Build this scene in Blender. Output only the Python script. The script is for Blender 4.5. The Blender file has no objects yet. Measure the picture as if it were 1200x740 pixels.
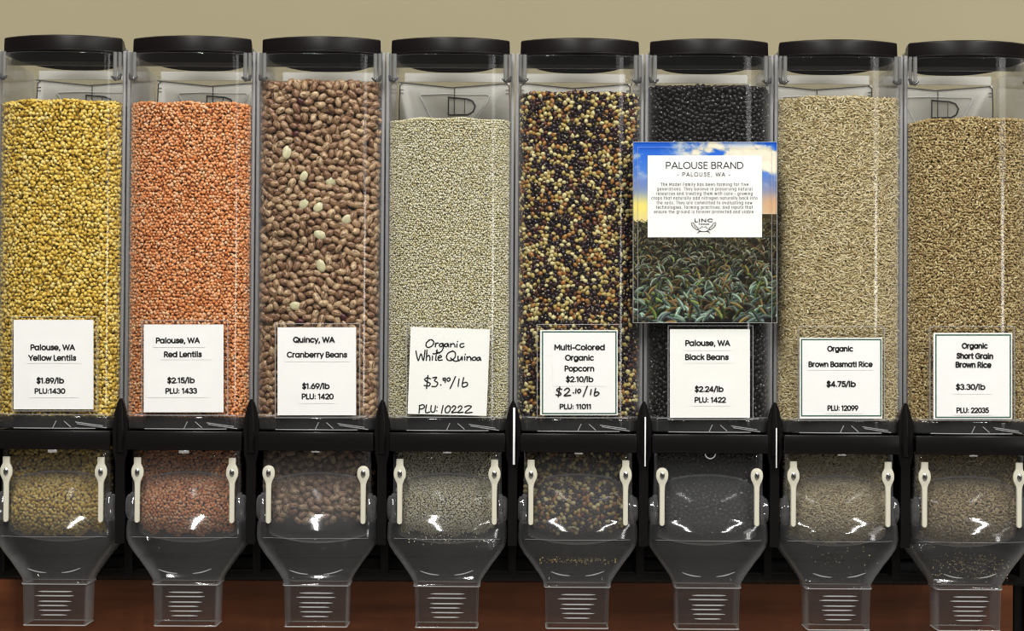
import bpy, bmesh, math, random
import numpy as np
from mathutils import Matrix, Vector, Euler

# ------------------------------------------------------------------ frame of reference
MM = 0.001
F = 2600.0            # focal length in pixels (1200 px wide frame)
D = 2600.0            # camera distance in mm
TH = math.radians(1.2)   # the whole rack leans back
RHO = math.radians(0.35) # camera roll
ZC = 1.25             # height of the picture centre above the floor, m
sc = bpy.context.scene
COL = sc.collection
rng = np.random.default_rng(7)
random.seed(7)

# ------------------------------------------------------------------ camera, world, lights
cam_d = bpy.data.cameras.new('camera')
cam_d.sensor_width = 36.0
cam_d.lens = F / 1200.0 * 36.0
cam = bpy.data.objects.new('camera', cam_d)
COL.objects.link(cam)
cam.matrix_world = Matrix.Translation((0, -D * MM, ZC)) @ Matrix.Rotation(math.pi / 2, 4, 'X') @ Matrix.Rotation(RHO, 4, 'Z')
cam_d.clip_start = 0.05
sc.camera = cam

w = bpy.data.worlds.new('world')
sc.world = w
w.use_nodes = True
w.node_tree.nodes['Background'].inputs[0].default_value = (1.0, 0.96, 0.9, 1)
w.node_tree.nodes['Background'].inputs[1].default_value = 0.09


def area(name, loc, target, sx, sy, energy, color):
    l = bpy.data.lights.new(name, 'AREA')
    l.shape = 'RECTANGLE'
    l.size, l.size_y, l.energy, l.color = sx, sy, energy, color
    o = bpy.data.objects.new(name, l)
    o.location = loc
    o.rotation_euler = (Vector(target) - Vector(loc)).to_track_quat('-Z', 'Y').to_euler()
    COL.objects.link(o)
    return o


for lx in (-0.5, 1.45):      # two rows of fluorescent tubes running away from the shelf
    for ly in (-1.15, -2.25, -3.35):
        area('ceiling_light', (lx, ly, ZC + 1.9), (lx, ly, ZC), 0.14, 1.1, 39, (1.0, 0.985, 0.94))
area('doorway_light', (2.55, -3.0, ZC + 0.2), (0, 0, ZC), 0.2, 0.66, 4.6, (1.0, 0.98, 0.95))
area('shop_window_light', (2.6, -3.1, ZC + 0.92), (0, 0, ZC), 0.5, 0.75, 3.6, (1.0, 0.98, 0.95))

sc.view_settings.view_transform = 'Standard'
sc.view_settings.look = 'None'
sc.view_settings.exposure = 0.0
sc.view_settings.gamma = 1.0
sc.view_settings.use_curve_mapping = False
sc.cycles.transparent_max_bounces = 40
sc.cycles.max_bounces = 10
sc.cycles.diffuse_bounces = 1
sc.cycles.filter_width = 1.15
sc.cycles.use_adaptive_sampling = False
sc.cycles.sample_clamp_indirect = 3.0
sc.cycles.blur_glossy = 0.5
sc.cycles.use_denoising = True
sc.cycles.denoising_prefilter = 'ACCURATE'

# ------------------------------------------------------------------ coordinates
G = Matrix.Translation((0, 0, ZC)) @ Matrix.Rotation(-TH, 4, 'X')


def level(px, py):
    u, v = px - 600.0, 370.0 - py
    return u * math.cos(RHO) - v * math.sin(RHO), u * math.sin(RHO) + v * math.cos(RHO)


def on_plane(u0, v0, d):
    s = (d + D * math.cos(TH)) / (F * math.cos(TH) - v0 * math.sin(TH))
    Y, Z = -D + F * s, v0 * s
    return u0 * s, Y * math.sin(TH) + Z * math.cos(TH)


def P(px, py, d):
    """photo pixel -> (x, depth, z) in mm in the leaning rack frame, at depth d"""
    x, z = on_plane(*level(px, py), d)
    return (x, d, z)


def zl(py, d=0.0):
    """height in the rack frame of a row at the middle of the frame"""
    return on_plane(0.0, 370.0 - py, d)[1]


PITCH = 153.6
BX = [(i - 3.5) * PITCH + 2.0 for i in range(8)]


def srgb(r, g, b):
    f = lambda c: (c / 255 / 12.92) if c <= 10.3 else ((c / 255 + 0.055) / 1.055) ** 2.4
    return (f(r), f(g), f(b), 1.0)


# ------------------------------------------------------------------ materials
def new_mat(name):
    m = bpy.data.materials.new(name)
    m.use_nodes = True
    nt = m.node_tree
    nt.nodes.clear()
    out = nt.nodes.new('ShaderNodeOutputMaterial')
    return m, nt, out


def N(nt, typ, **kw):
    n = nt.nodes.new(typ)
    for k, v in kw.items():
        setattr(n, k, v)
    return n


def pbsdf(name, color, rough=0.5, metal=0.0, noise=0.0, nscale=60.0, spec=0.5, stretch=None, color2=None):
    m, nt, out = new_mat(name)
    b = N(nt, 'ShaderNodeBsdfPrincipled')
    b.inputs['Roughness'].default_value = rough
    b.inputs['Metallic'].default_value = metal
    b.inputs['Specular IOR Level'].default_value = spec
    if noise > 0 or color2:
        tc = N(nt, 'ShaderNodeTexCoord')
        mp = N(nt, 'ShaderNodeMapping')
        if stretch:
            mp.inputs['Scale'].default_value = stretch
        nz = N(nt, 'ShaderNodeTexNoise')
        nz.inputs['Scale'].default_value = nscale
        nz.inputs['Detail'].default_value = 5
        cr = N(nt, 'ShaderNodeValToRGB')
        c2 = color2 or tuple(c * (1 - noise) for c in color[:3]) + (1,)
        cr.color_ramp.elements[0].color = c2
        cr.color_ramp.elements[1].color = color
        cr.color_ramp.elements[0].position = 0.35
        cr.color_ramp.elements[1].position = 0.65
        nt.links.new(tc.outputs['Object'], mp.inputs[0])
        nt.links.new(mp.outputs[0], nz.inputs['Vector'])
        nt.links.new(nz.outputs[0], cr.inputs[0])
        nt.links.new(cr.outputs[0], b.inputs['Base Color'])
    else:
        b.inputs['Base Color'].default_value = color
    nt.links.new(b.outputs[0], out.inputs[0])
    return m


def clear_plastic(name, tint, haze, edge, rough=0.04, spec=0.04, hazecol=(0.8, 0.8, 0.82, 1)):
    """thin clear plastic sheet: straight-through transmission, Schlick reflection, a little milky scatter that grows at the edge-on parts"""
    m, nt, out = new_mat(name)
    tr = N(nt, 'ShaderNodeBsdfTransparent')
    tr.inputs[0].default_value = tint
    gl = N(nt, 'ShaderNodeBsdfGlossy')
    gl.inputs['Roughness'].default_value = rough
    df = N(nt, 'ShaderNodeBsdfDiffuse')
    df.inputs[0].default_value = hazecol
    lw = N(nt, 'ShaderNodeLayerWeight')
    lw.inputs['Blend'].default_value = 0.5
    p5 = N(nt, 'ShaderNodeMath', operation='POWER')
    p5.inputs[1].default_value = 5.0
    ma = N(nt, 'ShaderNodeMath', operation='MULTIPLY_ADD')
    ma.inputs[1].default_value = 0.7
    ma.inputs[2].default_value = spec
    p3 = N(nt, 'ShaderNodeMath', operation='POWER')
    p3.inputs[1].default_value = 3.0
    mh = N(nt, 'ShaderNodeMath', operation='MULTIPLY_ADD')
    mh.inputs[1].default_value = edge
    mh.inputs[2].default_value = haze
    x1 = N(nt, 'ShaderNodeMixShader')
    x2 = N(nt, 'ShaderNodeMixShader')
    L = nt.links.new
    L(lw.outputs['Facing'], p5.inputs[0]); L(p5.outputs[0], ma.inputs[0])
    L(lw.outputs['Facing'], p3.inputs[0]); L(p3.outputs[0], mh.inputs[0])
    L(mh.outputs[0], x1.inputs[0]); L(tr.outputs[0], x1.inputs[1]); L(df.outputs[0], x1.inputs[2])
    L(ma.outputs[0], x2.inputs[0]); L(x1.outputs[0], x2.inputs[1]); L(gl.outputs[0], x2.inputs[2])
    L(x2.outputs[0], out.inputs[0])
    return m


def grain_mat(name, stops, rough=0.5, mottle=None, tip=None, spot=None, const=False, spec=0.4, var=0.12):
    """stops: colour ramp over the per-grain 'tint' attribute"""
    m, nt, out = new_mat(name)
    L = nt.links.new
    b = N(nt, 'ShaderNodeBsdfPrincipled')
    b.inputs['Roughness'].default_value = rough
    b.inputs['Specular IOR Level'].default_value = spec
    at = N(nt, 'ShaderNodeAttribute', attribute_name='tint')
    gl = N(nt, 'ShaderNodeAttribute', attribute_name='gloc')
    cr = N(nt, 'ShaderNodeValToRGB')
    cr.color_ramp.interpolation = 'CONSTANT' if const else 'LINEAR'
    el = cr.color_ramp.elements
    while len(el) < len(stops):
        el.new(0.5)
    for e, (p, c) in zip(el, stops):
        e.position = p
        e.color = c
    L(at.outputs['Fac'], cr.inputs[0])
    col = cr.outputs[0]
    nz = N(nt, 'ShaderNodeTexNoise')
    nz.inputs['Scale'].default_value = 1.3
    L(gl.outputs['Vector'], nz.inputs['Vector'])
    mr = N(nt, 'ShaderNodeMapRange')
    mr.inputs[1].default_value, mr.inputs[2].default_value = 0.3, 0.7
    mr.inputs[3].default_value, mr.inputs[4].default_value = 1 - var, 1 + var
    L(nz.outputs[0], mr.inputs[0])
    vm = N(nt, 'ShaderNodeVectorMath', operation='SCALE')
    L(col, vm.inputs[0]); L(mr.outputs[0], vm.inputs['Scale'])
    col = vm.outputs[0]
    if mottle:
        mc, scale, lo, hi, amt = mottle
        mp = N(nt, 'ShaderNodeMapping')
        mp.inputs['Scale'].default_value = (0.55, 1.5, 1.5)
        n2 = N(nt, 'ShaderNodeTexNoise')
        n2.inputs['Scale'].default_value = scale
        n2.inputs['Detail'].default_value = 4
        L(gl.outputs['Vector'], mp.inputs[0]); L(mp.outputs[0], n2.inputs['Vector'])
        m2 = N(nt, 'ShaderNodeMapRange')
        m2.inputs[1].default_value, m2.inputs[2].default_value = lo, hi
        m2.inputs[3].default_value, m2.inputs[4].default_value = 0, amt
        L(n2.outputs[0], m2.inputs[0])
        lt = N(nt, 'ShaderNodeMath', operation='LESS_THAN')
        lt.inputs[1].default_value = 0.87
        L(at.outputs['Fac'], lt.inputs[0])
        mm = N(nt, 'ShaderNodeMath', operation='MULTIPLY')
        L(m2.outputs[0], mm.inputs[0]); L(lt.outputs[0], mm.inputs[1])
        mx = N(nt, 'ShaderNodeMix', data_type='RGBA')
        L(mm.outputs[0], mx.inputs['Factor']); L(col, mx.inputs['A'])
        mx.inputs['B'].default_value = mc
        col = mx.outputs['Result']
    if tip:
        tcol, pos, amt = tip
        gb = N(nt, 'ShaderNodeAttribute', attribute_name='gbase')
        sp = N(nt, 'ShaderNodeSeparateXYZ')
        L(gb.outputs['Vector'], sp.inputs[0])
        m3 = N(nt, 'ShaderNodeMapRange')
        m3.inputs[1].default_value, m3.inputs[2].default_value = pos, pos + 0.35
        m3.inputs[3].default_value, m3.inputs[4].default_value = 0, amt
        L(sp.outputs[0], m3.inputs[0])
        mx = N(nt, 'ShaderNodeMix', data_type='RGBA')
        L(m3.outputs[0], mx.inputs['Factor']); L(col, mx.inputs['A'])
        mx.inputs['B'].default_value = tcol
        col = mx.outputs['Result']
    if spot:
        scol, r = spot
        gb = N(nt, 'ShaderNodeAttribute', attribute_name='gbase')
        ds = N(nt, 'ShaderNodeVectorMath', operation='DISTANCE')
        ds.inputs[1].default_value = (0, -0.9, 0.3)
        L(gb.outputs['Vector'], ds.inputs[0])
        lt = N(nt, 'ShaderNodeMath', operation='LESS_THAN')
        lt.inputs[1].default_value = r
        L(ds.outputs['Value'], lt.inputs[0])
        mx = N(nt, 'ShaderNodeMix', data_type='RGBA')
        L(lt.outputs[0], mx.inputs['Factor']); L(col, mx.inputs['A'])
        mx.inputs['B'].default_value = scol
        col = mx.outputs['Result']
    L(col, b.inputs['Base Color'])
    L(b.outputs[0], out.inputs[0])
    return m


M = {}
M['wall'] = pbsdf('painted_wall', srgb(160, 151, 122), 0.85, noise=0.05, nscale=3.0)
M['wood'] = pbsdf('reddish_wood', srgb(150, 86, 50), 0.4, nscale=5.0, stretch=(0.7, 6.0, 9.0), color2=srgb(108, 60, 33))
M['black'] = pbsdf('black_plastic', srgb(19, 16, 17), 0.28, spec=0.16)
M['lid'] = pbsdf('black_lid_plastic', srgb(20, 16, 17), 0.36, spec=0.16)
M['lid_under'] = pbsdf('matt_black_plastic', srgb(16, 14, 14), 0.9, spec=0.0)
M['rack'] = pbsdf('black_rack_metal', srgb(15, 13, 13), 0.35, spec=0.3)
M['cream'] = pbsdf('cream_plastic', srgb(204, 200, 182), 0.45)
M['white'] = pbsdf('white_plastic', srgb(240, 240, 240), 0.35)
M['steel'] = pbsdf('steel', srgb(190, 190, 190), 0.25, metal=1.0)
M['recess'] = pbsdf('screw_recess', srgb(25, 25, 25), 0.5)
M['paper'] = pbsdf('white_paper', srgb(251, 250, 248), 0.7, noise=0.02, nscale=20.0)
M['paper_warm'] = pbsdf('ivory_paper', srgb(250, 250, 245), 0.7, noise=0.02, nscale=20.0)
M['slip'] = pbsdf('pasted_paper', srgb(251, 250, 248), 0.7)
M['ink'] = pbsdf('black_ink', srgb(18, 18, 20), 0.6)
M['green'] = pbsdf('green_ink', srgb(38, 92, 72), 0.6)
M['clear'] = clear_plastic('clear_plastic', (0.96, 0.96, 0.96, 1), 0.003, 0.5, rough=0.05, spec=0.022)
M['back'] = clear_plastic('clear_back_plastic', (0.96, 0.96, 0.96, 1), 0.06, 0.3)
M['milky'] = clear_plastic('milky_back_plastic', (0.95, 0.95, 0.95, 1), 0.45, 0.2, spec=0.02, hazecol=(0.95, 0.94, 0.90, 1))
M['ridge'] = clear_plastic('white_ridge_plastic', (0.9, 0.9, 0.9, 1), 0.85, 0.1, spec=0.04, hazecol=(0.97, 0.97, 0.95, 1))
M['corner'] = clear_plastic('grey_edge_plastic', (0.75, 0.75, 0.76, 1), 0.34, 0.25, rough=0.4, spec=0.03, hazecol=(0.62, 0.62, 0.64, 1))
M['gusset'] = clear_plastic('grey_clear_plastic', (0.5, 0.5, 0.49, 1), 0.28, 0.3, hazecol=(0.55, 0.55, 0.53, 1))
M['smoky'] = clear_plastic('scuffed_clear_plastic', (0.875, 0.875, 0.88, 1), 0.016, 0.4, rough=0.07, spec=0.03)
M['drum'] = clear_plastic('milky_clear_plastic', (0.895, 0.89, 0.885, 1), 0.065, 0.6, rough=0.1, spec=0.008)
M['boss'] = clear_plastic('clear_boss_plastic', (0.8, 0.8, 0.82, 1), 0.05, 0.4, rough=0.05, spec=0.08)
M['spout'] = clear_plastic('clear_spout_plastic', (0.88, 0.87, 0.86, 1), 0.010, 0.35, rough=0.07, spec=0.025)
M['footband'] = clear_plastic('tinted_foot_plastic', (0.30, 0.30, 0.31, 1), 0.03, 0.3, rough=0.06, spec=0.05)
M['haze'] = clear_plastic('hazy_seam_plastic', (0.8, 0.8, 0.8, 1), 0.38, 0.3, spec=0.02)
M['sleeve'] = clear_plastic('clear_sleeve', (0.985, 0.985, 0.985, 1), 0.001, 0.2, spec=0.02)
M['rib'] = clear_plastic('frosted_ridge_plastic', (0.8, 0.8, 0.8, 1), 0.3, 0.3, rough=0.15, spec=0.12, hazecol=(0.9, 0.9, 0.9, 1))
M['smokedark'] = clear_plastic('dark_seam_plastic', (0.35, 0.35, 0.37, 1), 0.05, 0.2, rough=0.1)


# ------------------------------------------------------------------ mesh helpers (all shapes in mm)
def tag(o, label=None, cat=None, group=None, kind=None):
    for k, v in (('label', label), ('category', cat), ('group', group), ('kind', kind)):
        if v:
            o[k] = v
    return o


def empty(name, loc_mm):
    o = bpy.data.objects.new(name, None)
    o.empty_display_size = 0.02
    COL.objects.link(o)
    o.matrix_world = G @ Matrix.Translation(Vector(loc_mm) * MM)
    return o


class MB:
    """collects verts and faces (mm) for ONE mesh object"""

    def __init__(self):
        self.v, self.f, self.mi = [], [], []

    def add(self, verts, faces, mi=0):
        b = len(self.v)
        self.v += [tuple(p) for p in verts]
        self.f += [tuple(b + i for i in fc) for fc in faces]
        self.mi += [mi] * len(faces)

    def box(self, x0, x1, y0, y1, z0, z1, bev=0.0, mi=0, seg=2):
        bm = bmesh.new()
        bmesh.ops.create_cube(bm, size=1.0)
        for v in bm.verts:
            v.co = Vector(((x0 + x1) / 2 + v.co.x * (x1 - x0), (y0 + y1) / 2 + v.co.y * (y1 - y0), (z0 + z1) / 2 + v.co.z * (z1 - z0)))
        if bev > 0:
            bmesh.ops.bevel(bm, geom=bm.edges[:], offset=bev, segments=seg, profile=0.5, affect='EDGES')
        bm.verts.index_update()
        self.add([v.co[:] for v in bm.verts], [[v.index for v in f.verts] for f in bm.faces], mi)
        bm.free()

    def loft(self, rings, closed=True, cap0=False, cap1=False, mi=0):
        n = len(rings[0])
        verts = [p for r in rings for p in r]
        faces = []
        for k in range(len(rings) - 1):
            for i in range(n if closed else n - 1):
                j = (i + 1) % n
                faces.append((k * n + i, k * n + j, (k + 1) * n + j, (k + 1) * n + i))
        if cap0:
            faces.append(tuple(range(n))[::-1])
        if cap1:
            faces.append(tuple((len(rings) - 1) * n + i for i in range(n)))
        self.add(verts, faces, mi)

    def tube(self, pts, r, n=8, mi=0, closed=False, flat=1.0):
        pts = [Vector(p) for p in pts]
        rings = []
        for k, p in enumerate(pts):
            a = pts[k - 1] if (k > 0 or closed) else p
            c = pts[(k + 1) % len(pts)] if (k < len(pts) - 1 or closed) else p
            t = (c - a).normalized()
            up = Vector((0, 1, 0)) if abs(t.y) < 0.9 else Vector((1, 0, 0))
            s = t.cross(up).normalized()
            q = s.cross(t).normalized()
            rr = r[k] if isinstance(r, (list, tuple)) else r
            rings.append([tuple(p + s * rr * math.cos(2 * math.pi * i / n) + q * rr * flat * math.sin(2 * math.pi * i / n)) for i in range(n)])
        if closed:
            rings.append(rings[0])
            self.loft(rings, mi=mi)
        else:
            self.loft(rings, cap0=True, cap1=True, mi=mi)

    def prism(self, poly, y0, y1, mi=0):
        """poly: (x, z) outline, extruded in depth"""
        self.loft([[(x, y0, z) for x, z in poly], [(x, y1, z) for x, z in poly]], cap0=True, cap1=True, mi=mi)

    def build(self, name, mats, parent=None, smooth=True, solid=0.0, origin=(0, 0, 0), bevel=0.0):
        me = bpy.data.meshes.new(name)
        ox, oy, oz = origin
        me.from_pydata([((x - ox) * MM, (y - oy) * MM, (z - oz) * MM) for x, y, z in self.v], [], self.f)
        for m in (mats if isinstance(mats, (list, tuple)) else [mats]):
            me.materials.append(m)
        me.polygons.foreach_set('material_index', self.mi)
        me.validate()
        bm = bmesh.new()
        bm.from_mesh(me)
        bmesh.ops.remove_doubles(bm, verts=bm.verts[:], dist=1e-6)
        bmesh.ops.recalc_face_normals(bm, faces=bm.faces[:])
        bm.to_mesh(me)
        bm.free()
        if smooth:
            me.polygons.foreach_set('use_smooth', [True] * len(me.polygons))
            me.set_sharp_from_angle(angle=math.radians(38))
        o = bpy.data.objects.new(name, me)
        COL.objects.link(o)
        if parent:
            o.parent = parent
        else:
            o.matrix_world = G @ Matrix.Translation(Vector(origin) * MM)
        if solid:
            md = o.modifiers.new('thickness', 'SOLIDIFY')
            md.thickness = solid * MM
            md.offset = -1
        return o


def front_profile(a, S, y0, n=28, p=2.4):
    """front curve from the left side to the right side, bulging towards the viewer"""
    out = []
    for k in range(n + 1):
        t = math.pi * k / n
        c, s = math.cos(t), math.sin(t)
        x = -a * math.copysign(abs(c) ** (2 / p), c)
        y = y0 + S - S * abs(s) ** (2 / p)
        out.append((x, y))
    return out


def bin_ring(a, S, y0, yb, z, n=28, r=10):
    """closed plan outline of the bin at height z"""
    pr = front_profile(a, S, y0, n)
    back = []
    for k in range(7):
        t = (math.pi / 2) * k / 6
        back.append((a - r + r * math.cos(t), yb - r + r * math.sin(t)))
    for k in range(7):
        t = (math.pi / 2) * k / 6
        back.append((-a + r - r * math.sin(t), yb - r + r * math.cos(t)))
    return [(x, y, z) for x, y in pr + back]


def rrect(w, yf, yb, z, r, n=5):
    r = min(r, w * 0.98, (yb - yf) * 0.49)
    pts = []
    for cx, cy, t0 in ((w - r, yb - r, 0), (-w + r, yb - r, 90), (-w + r, yf + r, 180), (w - r, yf + r, 270)):
        for k in range(n + 1):
            t = math.radians(t0 + 90 * k / n)
            pts.append((cx + r * math.cos(t), cy + r * math.sin(t), z))
    return pts


# ------------------------------------------------------------------ the setting
def plane_box(name, x0, x1, y0, y1, z0, z1, mat, kind='structure'):
    b = MB()
    b.box(x0, x1, y0, y1, z0, z1)
    me_o = b.build(name, mat, smooth=False)
    me_o.matrix_world = Matrix.Translation((0, 0, ZC))
    if kind:
        me_o['kind'] = kind
    return me_o


plane_box('wall_back', -1800, 1800, 285, 345, -ZC * 1000, 1500, M['wall'])
plane_box('floor', -1800, 1800, -3500, 345, -ZC * 1000 - 40, -ZC * 1000, pbsdf('grey_floor', srgb(120, 116, 110), 0.5, noise=0.1, nscale=4))

# ------------------------------------------------------------------ rack
rack = empty('dispenser_rack', (0, 150, zl(700, 150)))
tag(rack, 'black metal rack holding the row of eight clear bins', 'rack')
RO = (0, 150, zl(700, 150))


def rk(b, name, mat, **kw):
    o = b.build(name, mat, None, **kw)
    o.parent = rack
    me = o.data
    me.transform(Matrix.Translation(-Vector(RO) * MM))
    o.matrix_world = rack.matrix_world.copy()
    o.matrix_parent_inverse = Matrix.Identity(4)
    o.matrix_basis = Matrix.Identity(4)
    return o


b = MB(); b.box(-680, 680, 205, 215, zl(684, 205), zl(500, 205), 1); rk(b, 'back_panel', M['rack'])
b = MB(); b.box(-680, 680, 120, 160, zl(681, 120), zl(655, 120), 2.5); rk(b, 'bottom_rail', M['rack'])
b = MB(); b.box(-680, 680, 118, 124, zl(671, 120), zl(668, 120), 1); rk(b, 'rail_lip', M['rack'])
for px0, px1 in ((1184, 1198), (-16, 2)):
    x0, x1 = P(px0, 700, 235)[0], P(px1, 700, 235)[0]
    b = MB(); b.box(x0, x1, 216, 236, zl(790, 235), zl(500, 235), 2); rk(b, 'upright', M['rack'])
STRIP = {3: (2.6, 478, 545), 4: (1.7, 488, 546), 5: (1.3, 500, 547)}
for i in range(-1, 8):
    x = BX[0] + (i + 0.5) * PITCH
    # channel post between two bins: pointed rounded finial above, straight channel below
    out = []
    for py, hw in ((640, 5.2), (545, 5.4), (533, 8.4), (506, 9.0), (497, 8.4), (488, 7.2), (480, 5.2), (474, 3.2), (470, 1.2)):
        out.append((hw, zl(py, 8)))
    poly = [(x + h, z) for h, z in out] + [(x - h, z) for h, z in out[::-1]]
    b = MB(); b.prism(poly, 6, 14)
    b.tube([(x, 6, z) for h, z in out[2:]], [h * 0.55 for h, z in out[2:]], 10, flat=0.45)
    b.box(x - 3.5, x + 3.5, 14, 205, zl(640, 8), zl(508, 8), 0.8)
    b.box(x - 5, x + 5, 70, 205, zl(680, 8), zl(560, 8), 0.8)
    dv = rk(b, 'divider', M['black'])
    if i in STRIP:
        wd, p0, p1 = STRIP[i]
        b = MB(); b.box(x - wd / 2 + 1.2, x + wd / 2 + 1.2, -1.2, 3.0, zl(p1, 3), zl(p0, 3), 0.5)
        s = rk(b, 'edge_strip', M['white'])
        s.parent = dv
for i in range(8):
    x = BX[i]
    b = MB(); b.box(x - 67.5, x + 67.5, -9, -4, zl(530.5, -9), zl(508, -9), 1.6)
    b.box(x - 67.5, x + 67.5, -6, 28, zl(513, -6), zl(508.5, -6), 1.0)
    fb = rk(b, 'front_bar', M['black'])
    b = MB()
    if i == 5:
        b.tube([(x + 6 * math.cos(t), -7, zl(530.5, -7) + 6 * math.sin(t)) for t in np.linspace(math.pi, 2 * math.pi, 11)], 0.7, 6)
    else:
        wd = {0: 5.5, 1: 6}.get(i, 5)
        b.box(x - wd, x + wd, -8, -3, zl(530.5 + (3.6 if i < 2 else 1.8), -7), zl(530.0, -7), 0.8)
    cl = rk(b, 'bar_clip', M['rib'])
    cl.parent = fb

# wood behind the spouts
b = MB(); b.box(-690, P(1183, 710, 225)[0], 205, 215, zl(800, 205), zl(681, 205), 1)
o = b.build('wood_backboard', M['wood'], smooth=False, origin=(0, 210, zl(800, 205)))
tag(o, 'reddish brown wooden board behind the spouts under the black rack', 'board')
b = MB(); b.box(P(1199, 710, 225)[0], P(1290, 710, 225)[0], 205, 215, zl(800, 205), zl(681, 205), 1)
b2 = b.build('wood_backboard', M['wood'], smooth=False, origin=(640, 210, zl(800, 205)))
tag(b2, 'sliver of reddish wooden board right of the black upright at the corner', 'board')

# ------------------------------------------------------------------ one bin, in its own frame (x = 0 at its middle)
HB, HT = zl(506, 0), zl(64, 4)     # hopper bottom and top
YB = 225.0
CB = HB                           # bin origin height


def make_bin():
    root = empty('gravity_bin', (0, 0, CB))
    og = (0, 0, CB)

    def part(b, name, mat, par=root, **kw):
        o = b.build(name, mat, par, origin=og, **kw)
        return o

    # hopper shell with a turned lip near its foot
    b = MB()
    rings = [bin_ring(74.4, 33, 1.5, YB, HB), bin_ring(74.4, 33, 1.5, YB, HB + 1), bin_ring(74.4, 33, 1.5, YB, zl(491.5)),
             bin_ring(75.4, 33, -1.0, YB, zl(490.5)), bin_ring(75.4, 33, -1.0, YB, zl(488.8)),
             bin_ring(74.8, 33, 0.6, YB, zl(488)), bin_ring(74.8, 33, 0.6, YB, zl(300)), bin_ring(74.6, 33, 1.0, YB, zl(96)),
             bin_ring(74.6, 33, 1.0, YB, HT - 1.2), bin_ring(74.6, 33, 1.0, YB, HT)]
    b.loft(rings)
    part(b, 'hopper', M['clear'], solid=2.2)
    for s in (-1, 1):
        b = MB()
        b.box(*sorted((s * 72.0, s * 76.1)), 25, 36, zl(487, 30), zl(63, 30), 1.6)
        part(b, 'corner_rib', M['corner'])
    b = MB()
    b.loft([[p for p in bin_ring(75.2, 33, -0.6, YB, zl(py))[:29]] for py in (505.6, 504, 493, 491.2)], closed=False)
    part(b, 'foot_band', M['footband'], solid=1.0)
    # pale ridges put in for the glint streaks on the hopper's foot
    b = MB()
    for pts in (((-1, 505), (3, 496.5)), ((12, 497), (20, 504)), ((25, 498), (56, 502.5)), ((27, 500), (60, 505)), ((-48, 505.5), (48, 505.5)), ((-60, 489.6), (58, 489.6))):
        b.tube([(x, -1.2 + 33 - 33 * (1 - abs(x / 75.2) ** 2.4) ** (1 / 2.4), zl(p)) for x, p in
                [(pts[0][0] + (pts[1][0] - pts[0][0]) * t, pts[0][1] + (pts[1][1] - pts[0][1]) * t) for t in np.linspace(0, 1, 9)]], 0.55, 6)
    part(b, 'foot_glints', M['rib'])
    # rear wall raised behind the lid, with cut corners
    b = MB()
    gd = 75
    b.prism([(-72, zl(80, gd)), (72, zl(80, gd)), (72, zl(64, gd)), (55, zl(47.5, gd)), (-55, zl(47.5, gd)), (-72, zl(64, gd))], gd, gd + 3)
    part(b, 'rear_gusset', M['gusset'], smooth=False)
    # lid: domed cap, flange and inner skirt
    b = MB()
    zt, zb = zl(43.2, 4), zl(60.5, 4)
    n = 40
    def lr(a, S, y0, z):
        R = (a * a + S * S) / (2 * S)
        pts = [(x, y0 + R - math.sqrt(R * R - x * x), z) for x in np.linspace(-a, a, 25)]
        yc = y0 + S
        return pts + [(a * (1 - 0.16 * math.sin(t) ** 0.8) * math.copysign(abs(math.cos(t)) ** 0.72, math.cos(t)), yc + (165 - (70 - a) - yc) * math.sin(t) ** 0.72, z) for t in np.linspace(0, math.pi, 25)[1:-1]]

    b.loft([lr(64, 24, 14, zt - 1.5), lr(65, 25, 12, zt - 0.2), lr(68, 27, 7.5, zt), lr(69.8, 28, 5, zt - 1.2), lr(70.2, 28.5, 4.4, zt - 3), lr(70.5, 28.5, 4, zb + 1.2),
            lr(71.4, 29, 3, zb + 0.6)], cap0=True)
    b.loft([lr(71.4, 29, 3, zb + 0.6), lr(74.4, 30.5, 1.2, zb), lr(74.6, 30.5, 1.0, zb - 1.0), lr(74.2, 30.5, 1.4, zb - 2.0), lr(66, 27, 8, zb - 2.2)])
    lid = part(b, 'lid', M['lid'])
    b = MB()
    b.loft([lr(64.5, 27, 9.5, zb - 2.2), lr(64.2, 27, 10, zl(66.5, 10)), lr(60, 24, 14, zl(66.6, 10))], cap1=True)
    part(b, 'skirt', M['lid_under'], par=lid)
    # clear collar under the flange
    b = MB()
    b.loft([bin_ring(66.5, 28, 7, 150, zl(62, 6), r=34), bin_ring(66.5, 28, 7, 150, zl(86, 6), r=34)])
    part(b, 'collar', M['clear'])
    # side lugs that clamp the lid
    for s in (-1, 1):
        b = MB()
        for x, d, r in ((65.5, 12, 2.4), (70.2, 17, 2.2)):
            b.tube([(s * x, d, zl(64, d)), (s * x, d, zl(80, d)), (s * x, d, zl(91, d)), (s * (x - 0.6), d, zl(95.5, d))], [r, r, r, r * 0.7], 10)
        lug = part(b, 'lid_lug', M['gusset'])
        b = MB()
        b.tube([(s * 61.5, 11, zl(92.5, 11)), (s * 66, 10, zl(95.5, 11)), (s * 70, 14, zl(94, 11)), (s * 71.5, 17, zl(89, 11))], [1.2, 2.6, 2.8, 1.6], 10)
        part(b, 'lug_catch', M['smokedark'], par=lug)
    # rear panel inside: edge seam, D shaped latch, funnel ridges
    yd = YB - 8
    q = lambda px, py: (px * (2600 + yd) / 2600.0, yd - 2, zl(py, yd))   # px measured from the bin's middle
    b = MB()
    b.prism([(-70, zl(480, yd)), (70, zl(480, yd)), (70, zl(97, yd)), (0, zl(104, yd)), (-70, zl(97, yd))], yd - 1, yd + 1)
    rp = part(b, 'rear_panel', M['milky'], smooth=False)
    b = MB()
    b.tube([q(-66, 97.5), q(-40, 100), q(-3, 103.6), q(30, 101), q(62, 98.3)], 0.75, 6)
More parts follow.
